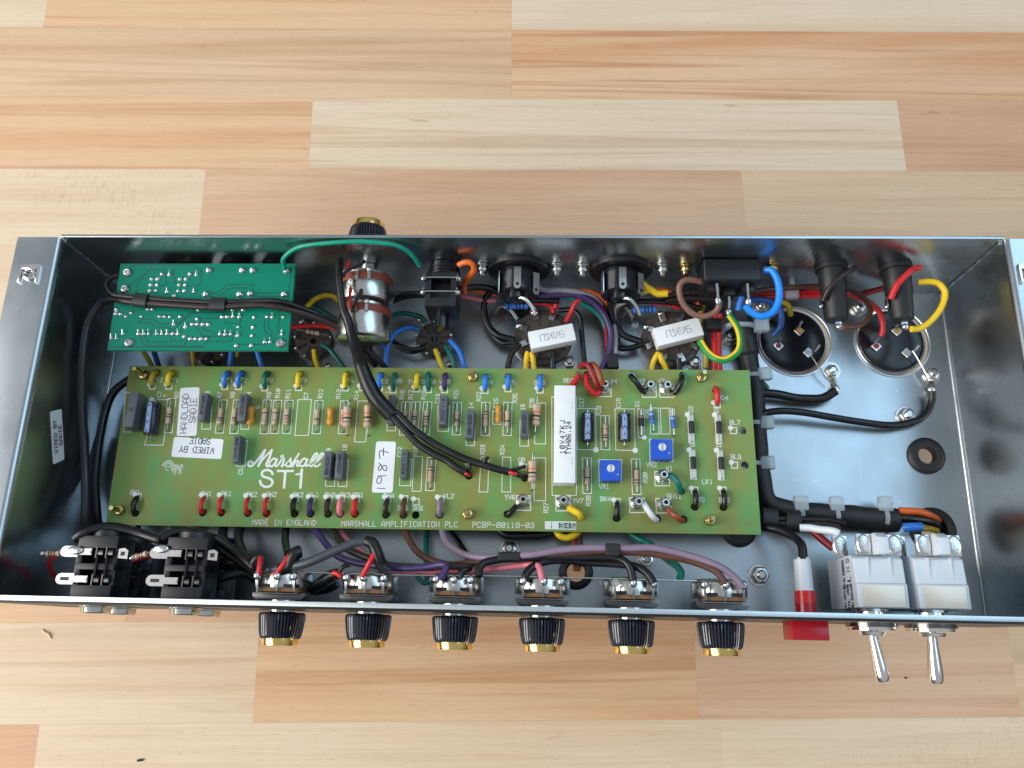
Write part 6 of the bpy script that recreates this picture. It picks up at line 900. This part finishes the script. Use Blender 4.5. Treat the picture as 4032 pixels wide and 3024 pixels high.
 ('black', 2.4, [(-220.91,-65.35,58),(-217.1,-63.13,59),(-210.92,-60.5,58),(-202.66,-59.72,56),(-191.51,-61.83,54),(-181.07,-64.56,55),(-176.75,-65.71,57)], 'black wire arching between the two pairs of jacks'), ('black', 2.2, [(-177.34,-65.22,57),(-173.95,-62.15,56),(-168.02,-60.41,54),(-159.93,-61.71,50),(-154.46,-63.19,47),(-145.4,-68.62,44),(-136.36,-74.5,46),(-132.41,-77.4,47)], 'crinkled black wire from the jacks to the first potentiometer'), ('black', 2.2, [(-179,-65.71,52),(-170.67,-62.56,48),(-158.82,-64.22,44),(-148.88,-70.74,40),(-141.02,-75.58,38),(-134.53,-80.06,36)], 'black wire below the crinkled one'), ('black', 1.5, [(-213.6,-50.47,12),(-212.22,-54.68,12),(-210.12,-58.85,12),(-208.9,-63.01,12)], 'short black wire under the board edge by the jacks'), ('darkgrey', 2.2, [(-191.88,-51.51,12),(-189.84,-55.7,12),(-192.11,-59.93,12)], 'short dark wire under the board edge above the second pair of jacks'), ('darkgrey', 2.6, [(-164.75,-49.65,12),(-163.44,-54.09,14),(-161.6,-58.96,18),(-155.4,-66.02,24),(-144.77,-73.2,32)], 'dark grey wire dropping from the board before the first potentiometer'), ('darkgrey', 2.6, [(-154.26,-49.74,14),(-153.58,-54.17,16),(-151.43,-60.06,22),(-146.53,-66.73,30),(-139.71,-73.1,38),(-134.16,-77.05,42)], 'dark grey wire dropping to the first potentiometer'),
 ('black', 2.6, [(-162.87,-84.07,34),(-152.49,-81.3,34),(-142.74,-79.03,32),(-136.34,-82.01,30)], 'black wire tangled behind the second pair of jacks'), ('black', 2.4, [(-158.58,-77.23,30),(-148.51,-75.88,32),(-136.88,-77.12,34)], 'black wire tangled beside the first potentiometer'), ('black', 2.0, [(-128.5,-50.7,14),(-127.38,-54.12,17),(-124.57,-60.31,26),(-120.4,-66.07,36),(-116.64,-70.14,44)], 'black wire dropping to the first potentiometer'), ('black', 3.4, [(-108.96,-69.3,50),(-110.8,-69.94,51),(-112.18,-72.97,51),(-113.46,-76.03,50),(-117.69,-78.45,48)], 'short fat black sleeve above the first potentiometer'), ('red', 1.3, [(-113.13,-70.82,52),(-115.48,-75.07,53),(-119.61,-81.39,52)], 'red wire slanting to the middle lug of the first potentiometer'), ('red', 1.4, [(-128.56,-72.68,50),(-127.72,-76.46,52),(-128.03,-81.8,52)], 'red wire on the outer lug of the first potentiometer'), ('black', 2.2, [(-128.8,-71.75,48),(-131.32,-72.55,48),(-132.95,-75.02,47),(-133.47,-77.98,46)], 'black sleeve end with the red wire beside the jacks'), ('black', 1.2, [(-107.21,-74.04,50),(-103.68,-74.31,51),(-102.64,-75.95,50)], 'thin black lead by the first potentiometer'),
 ('grey', 2.3, [(-124.83,-78.31,46),(-119.32,-77.73,48),(-104.49,-75.03,52),(-90.55,-69.1,54),(-79.19,-64.51,55),(-73.23,-64.03,55)], 'grey cable rising towards the second potentiometer'), ('black', 3.0, [(-74.13,-64.05,55),(-71.86,-64.3,55.4),(-69.96,-67.09,55),(-68.33,-71.43,54),(-66.92,-75.31,52),(-63.1,-78.25,51)], 'black sleeve at the end of the grey cable'), ('red', 1.4, [(-69.78,-70.4,56),(-71.84,-75.12,56),(-75.57,-81.09,53)], 'red wire slanting to the second potentiometer'), ('red', 1.4, [(-91.03,-79.46,50),(-88.47,-79.73,51),(-86.67,-81.42,51)], 'short red wire on the outer lug of the second potentiometer'), ('black', 3.0, [(-105.22,-86.77,34),(-98.15,-83.3,42),(-92.21,-80.32,46),(-90.06,-79.97,47)], 'fat black sleeve in front of the second potentiometer'), ('black', 1.2, [(-88.14,-78.91,50),(-85.54,-76.45,51),(-82.66,-75.32,50)], 'thin black strand above the second potentiometer'), ('black', 2.0, [(-107.61,-87.38,20),(-99.88,-86.13,24),(-94.2,-83.53,26)], 'black wire low between the first two potentiometers'),
 ('violet', 1.8, [(-114.31,-49.33,16),(-111.35,-54.1,18),(-106.81,-58.6,22),(-100.31,-64.9,28),(-93.03,-69.68,34),(-84.67,-72.72,38),(-74.09,-74.77,42),(-56.55,-76.38,46),(-44.63,-75.44,48),(-37.55,-74.23,50),(-34.35,-75.11,51),(-35.1,-78.28,52),(-37.19,-81.99,52)], 'violet wire from the board edge to the third potentiometer'), ('darkbrown', 1.9, [(-104.3,-49.16,16),(-101.27,-54.07,18),(-95.66,-60.51,24),(-89.49,-65.3,30),(-80.59,-69.63,36),(-69.91,-73,40),(-61.8,-74.87,43),(-47.35,-75.76,45),(-33.41,-74.57,46),(-23.26,-74.8,45)], 'dark brown wire in the bundle behind the second potentiometer'), ('pink', 1.6, [(-99.74,-48.82,14),(-97.83,-53.64,15),(-95.48,-57.69,17),(-90.55,-61.88,20),(-86.22,-64.67,23),(-79.93,-68.89,28),(-70.86,-73.77,32),(-56.73,-76.77,36),(-43.58,-77.17,38),(-24.68,-76.33,40),(-10.51,-74.82,42),(3.51,-73.21,44),(8.66,-73.11,47),(11.24,-74.54,50),(12.67,-77.61,52),(13.34,-81.49,52)], 'pink wire from the board edge to the fourth potentiometer'), ('brown', 1.8, [(-63.05,-48.47,16),(-61.43,-53.65,18),(-59.11,-58.7,22),(-53.86,-65.11,28),(-46.87,-69.73,34),(-39.09,-72.76,38),(-31.79,-73.68,40),(-22.18,-72.65,42),(-12.82,-70.88,44),(-1.22,-69.96,46),(5.05,-69.81,47),(23.41,-67.91,49),(41.63,-66.43,50),(50.67,-66.51,50),(64.18,-66.88,50),(77.58,-68.58,51),(86.07,-70.26,51),(93.32,-72.78,52),(98.27,-75.79,53),(101.68,-80.66,53)], 'brown wire from the board edge to the sixth potentiometer'), ('teal', 1.7, [(-51.36,-47.21,8),(-51.36,-52.54,8),(-50.94,-60.66,10),(-49.58,-70.83,14),(-48.05,-78.98,18),(-45.45,-82.21,20)], 'teal wire dropping straight down by the third potentiometer'), ('lilac', 1.75, [(-42.97,-48.4,18),(-41.64,-53.83,20),(-39.45,-58.18,24),(-34.75,-63.52,30),(-27.53,-67.94,38),(-19.87,-70.04,43),(-10.41,-70.13,46),(3.59,-68.86,50),(9.66,-68.35,51),(23.34,-66.34,52),(36.89,-64.85,52),(55.03,-64.52,52),(68.61,-64.77,52),(81.94,-67.24,52),(93.25,-70.3,53),(101.89,-74.39,53),(107.03,-78.64,53),(110.33,-82.65,53)], 'lilac wire sweeping from the board edge to the sixth potentiometer'), ('black', 1.6, [(-39.58,-47.01,8),(-37.96,-52.43,9),(-33.89,-58.1,12),(-29.8,-63.89,16),(-25.9,-70.22,20),(-23.92,-75.36,22)], 'black wire slanting down beside the lilac wire'), ('black', 2.0, [(4.72,-81.84,51),(5.54,-78.41,51),(8.46,-74.51,49),(14.35,-72.01,47),(23.48,-70.75,46),(37.16,-71.25,46),(50.83,-72.07,47),(59.64,-73.54,49),(64.81,-77.02,51),(67.77,-81.87,52)], 'black wire bridging the fourth and fifth potentiometers'), ('black', 2.0, [(-18.01,-79.84,51),(-18.21,-76.33,50),(-15.97,-73.49,49),(-11.02,-71.45,48),(-4.04,-70.94,48),(18.88,-69.64,48),(37.02,-69.03,49),(48.37,-69.4,50),(54.12,-71.6,51),(56.68,-75.67,52),(57.46,-80.14,52)], 'black wire bridging the third and fifth potentiometers'), ('black', 1.7, [(-26.92,-80.63,51),(-26.65,-77.8,51),(-24.66,-76.21,50),(-22.97,-75.53,48)], 'short black wire on the middle lug of the third potentiometer'),
 ('teal', 1.3, [(-50.74,-79.1,40),(-49.35,-81.46,38),(-46.95,-82.94,36),(-44.68,-81.24,36)], 'short dark wire hooked under the bus wire'), ('black', 2.2, [(-13.1,-49.87,12),(-10.32,-52.85,13),(-5.22,-55.21,14),(7.36,-55.13,14),(11.63,-54.92,14),(18.1,-53.44,14),(21.67,-50.91,14)], 'glossy black wire sagging below the board edge'), ('yellow', 1.9, [(20.28,-51.05,15),(21.11,-53.48,16),(22.75,-55.34,17),(26.03,-56.1,17),(29.44,-54.95,17),(31.94,-53.02,16),(33.22,-50.15,15)], 'yellow wire loop sagging below the board edge'), ('darkred', 1.8, [(29.86,-47.24,8),(30.14,-52.51,8),(30.76,-60.29,6),(31.14,-67.43,3),(31.66,-70.99,-4)], 'dark red wire entering the middle grommet, beside the other'), ('brown', 1.8, [(32.93,-47.18,8),(33.07,-52.46,8),(33.55,-60.24,6),(33.37,-67.39,3),(32.79,-70.97,-4)], 'brown wire entering the middle grommet'), ('teal', 1.9, [(57.47,-48.92,14),(61.23,-53.23,14),(65.85,-56.77,16),(70.96,-59.85,18),(74.62,-64.67,26),(77.33,-68.71,34),(80.15,-72.23,42),(81.38,-75.75,48),(80.46,-78.84,50)], 'teal wire running down to a solder blob on the bus wire'),
 ('darkred', 1.5, [(33.24,38.77,22),(34.08,38.97,26),(36.73,37.38,30),(39.24,33.4,30),(41.78,27.84,29),(43.34,25.09,26)], 'red wire curling over the board edge to post W4'), ('rust', 1.7, [(38.26,38.82,22),(39.94,38.37,28),(42.34,34.91,30),(44.26,29.76,30),(45.48,27.16,28)], 'rust brown wire curling over the board edge to post W4'), ('red', 1.3, [(-235.07,-73.9,50),(-239.32,-76.72,45),(-241.72,-80.72,38),(-242.63,-83.56,32)], 'dim red wire hanging from the corner resistor'), ('darkred', 1.2, [(-192.26,-75.35,54),(-187.75,-73.92,53),(-183.22,-72.49,52)], 'dark red lead between the two pairs of jacks'))
for q in W: wire(*q)
# the earth wire is green with a yellow stripe
pts = [(115.15,66.58,34),(119.71,60.27,32),(121.6,52.68,31),(119.9,45.85,30),(113.73,41.38,29),(107.97,42.26,28),(103.52,47.1,26),(100.5,53.99,24)]
ew = wire('earthgreen', 1.9, pts, 'green wire with yellow stripe looping from the mains inlet', name='earth_wire'); sp_ = spline([V(x) for x in pts], 1.0); mb = MB(); mb.tube([p + V((0, 0, .95)) + (V((2835, 0, 0)) * 0) + (p - V((110.69,54.16,30))).normalized() * -.9 for p in sp_], 1.05, 8, 1, False); mb.build('stripe', wmat('yellow'), ew)
# bare leads from the cans to their earth tags
for pts, lab in (([(167.79,53.01,6),(168.14,51.92,6),(173.54,41.9,6),(178.12,36.11,5)], 'thin bare wire from the can beside the loom to its earth tag'), ([(226.21,55.69,6),(227.86,52.44,6),(230.65,45.66,6),(234.02,38.04,5)], 'thin bare wire from the corner can to its earth tag')):
    mb = MB(); mb.tube(pts, .42, 6, 2); o = mb.build('bare_wire', SILVER, None, origin=pts[1]); tag(o, lab, 'wire', 'bare can leads')
for q, n_, lab in (((180.53,45.13,0), (181.13,33.37,3), 'silver earth tag under the nut beside the can next to the loom'), ((237.31,42.56,0), (235.5,33.63,3), 'silver earth tag under the nut beside the corner can')):
    q = V(q); n_ = V(n_); t = thing('earth_tag', lab, 'solder tag', q, 'earth tags'); mb = MB(); mb.cyl(q + V((0, 0, .05)), q + V((0, 0, .5)), 5.4, n=24); mb.build('ring', SILVER, t); mb = MB(); mb.tube([q + (n_ - q) * .4 + V((0, 0, .4)), n_], 1.5, 6, 1); mb.build('tail', SILVER, t); mb = MB(); mb.ball(n_, 2.2, .7, 10, 7, 1, 1.4); mb.build('solder_blob', SOLDER, t)
# sleeves
mb = MB(); a = V((44.01,-66.21,52)); b_ = V((51.27,-65.58,52)); mb.box((a + b_) / 2, (b_ - a).length, 6.4, 5.4, -.03); tag(mb.build('cable_sleeve', RUBBER, None, bevel=1.2, seg=3, origin=a), 'black sleeve holding the lilac and brown wires together', 'sleeve')
a = V((51.57,48.65,14)); b_ = V((52.8,41.6,12)); mb = MB(); mb.box((a + b_) / 2, 6.5, 9, 5, .1); tag(mb.build('cable_sleeve', RUBBER, None, bevel=1.2, seg=3, origin=a), 'black sleeve round the violet wire at the board edge', 'sleeve')
a = V((-9.04,-69.97,50)); b_ = V((2.34,-69.51,50)); mb = MB(); mb.box((a + b_) / 2 + V((0, 0, -1)), (b_ - a).length, 4.4, 5, 0.02); tag(mb.build('cable_sleeve', RUBBER, None, bevel=1.2, seg=3, origin=a), 'black sleeve on the wires by the floor nut', 'sleeve')
# main loom in its black sheath
LO = [(127.37,72.38,10),(129.76,66.74,9),(130.92,57.65,8),(132.01,47.53,7),(134.28,35.21,6.5),(134.51,22.74,6.5),(134.56,16.72,6.5),(134.36,4.52,6.5),(134.17,-7.35,6.5),(134.85,-18.75,6.5),(135.43,-27.02,6.5),(137.66,-33.42,7),(142.99,-36.42,7),(149.62,-38.13,7),(164.34,-39.84,7),(175.32,-40.84,7.5),(186.11,-41.83,8),(197.19,-42.61,8),(205.33,-42.61,8)]
loom = thing('wire_loom', 'thick black sheathed wire loom bending round the end of the main board', 'wire loom', LO[8])
mb = MB(); mb.tube(LO, lambda t: (6.3 if t < .12 else 5.0 if t < .62 else 5.0 + 1.6 * min(1, (t - .62) / .25)) + .22 * math.sin(t * 60), 18, 1.5); mb.build('sheath', RUBBER, loom)
o = wire('black', 2.0, [(129.66,-42.77,13),(139.8,-43.83,14),(150.56,-44.47,15),(164.81,-44.23,16),(174.39,-46.36,18)], 'black wire lying along the loom towards the switches, upper'); wire('darkbrown', 2.0, [(129.76,-44.97,12),(139.91,-46.02,13),(150.37,-46.92,15),(162.65,-46.97,17),(170.81,-49.09,20)], 'dark brown wire lying along the loom towards the switches, lower')
sleeve((131.44,-43.01,14), (139.53,-43.7,14), 3.4, o, 1.6); sleeve((144.06,-44.85,15), (151.26,-45.68,16), 3.4, o, 1.6)
# red pair running under the board beside the octal socket
for pts, lab in (([(112.99,74.85,14),(111.97,67.06,12),(111.57,59.92,10),(111.18,47.76,9),(110.94,38.81,8)], 'red wire running under the board, one of a pair beside the earth wire loop'), ([(115.05,74.86,14),(114.47,67.08,12),(114.21,59.94,10),(114.09,47.79,9),(114.14,38.84,8)], 'red wire running under the board, second of the pair by the earth wire loop')): wire('red', 1.8, pts, lab)
mb = MB(); c = V((110.19,67.1,16)); mb.box(c, 9, 7, 6); tag(mb.build('cable_sleeve', RUBBER, None, bevel=1, seg=2, origin=c), 'black sleeve on the red pair beside the green and yellow wire', 'sleeve')
# cable ties
def tie(head, d, lab, ln=7.0, z=10.0):
    h = V(head); d = V(d).normalized(); t = thing('cable_tie', lab, 'cable tie', h, 'white nylon cable ties'); sd = V((-d.y, d.x, 0))
    mb = MB(); mb.box(h, 8.2, 7.6, 5.2, math.atan2(d.y, d.x)); mb.build('head', NYLON, t, bevel=1.2, seg=2)
    mb = MB(); p0 = h - d * 3; mb.tube([p0, p0 - d * ln * .4 + V((0, 0, 2.2)), p0 - d * ln + V((0, 0, 1.5)), p0 - d * (ln + 3) + V((0, 0, -3))], 1.6, 4, 1); mb.build('strap', NYLON, t)
tie((139.46,39.85,9), (1, .1, 0), 'white cable tie on the loom just below the can beside the loom'); tie((138.57,11.06,9), (1, .05, 0), 'white cable tie on the loom beside hole BL7'); tie((137.46,-12.16,9), (1, .05, 0), 'white cable tie on the loom beside hole BL8'); tie((153.68,-34.9,11), (0, 1, 0), 'white cable tie on the loom after its bend'); tie((172.93,-34.87,11), (.05, 1, 0), 'white cable tie on the loom behind the switch nearer the lamp'); tie((198.55,-34.61,12), (.05, 1, 0), 'white cable tie on the loom behind the end switch')
tie((137.48,66.44,17), (1, 0, 0), 'white cable tie below the blue inlet wire', 14); tie((155.27,85.96,20), (0, -1, 0), 'white cable tie holding the two red wires by the rear wall', 6)
# ================================================================== crumbs on the table (table axes)
def w2t(p): return MR @ (V(p) - V((0, 0, TABLE_Z)))
def crumb(name, pts, r, mat, lab, cat):
    mb = MB(); mb.tube([V(p) for p in pts], r, 6, .5); o = mb.build(name, mat, None, origin=pts[0]); tag(o, lab, cat); FINAL_SKIP.add(o)
def tp(x, y, z=.5): return (x, y, z)
crumb('wood_shaving', [tp(-306, -101.5, .4), tp(-304, -103.5, .9), tp(-301.5, -104.6, .7), tp(-299.5, -107.4, .5)], lambda t: .25 + .55 * math.sin(math.pi * t), pm('shaving', lin(236, 214, 170), .6), 'pale curled wood shaving on the table in front of the jacks', 'shaving')
crumb('dark_crumb', [tp(-237.8, -178.8, .4), tp(-236.2, -178.5, .6), tp(-234.5, -178.3, .4)], .7, pm('crumb', lin(52, 40, 30), .7), 'small dark crumb on the table near the bottom edge', 'crumb')
crumb('dark_crumb', [tp(239, -134, .2), tp(239.8, -134.3, .3), tp(240.4, -134.4, .2)], .45, pm('crumb', lin(52, 40, 30), .7), 'tiny dark speck on the table below the toggle levers', 'crumb')
crumb('dark_crumb', [tp(-322, -76.5, .3), tp(-320.5, -76.2, .5), tp(-319, -76.4, .3)], .6, pm('crumb', lin(52, 40, 30), .7), 'small brown crumb on the table beside the chassis front corner', 'crumb')

# ================================================================== stand everything on the table
for o in list(sc.objects):
    if o.parent is None and o.type in {'MESH', 'EMPTY'} and o not in FINAL_SKIP: o.matrix_world = G @ Matrix.Translation(o.location)
for o in sc.objects:
    if '_o' in o: del o['_o']
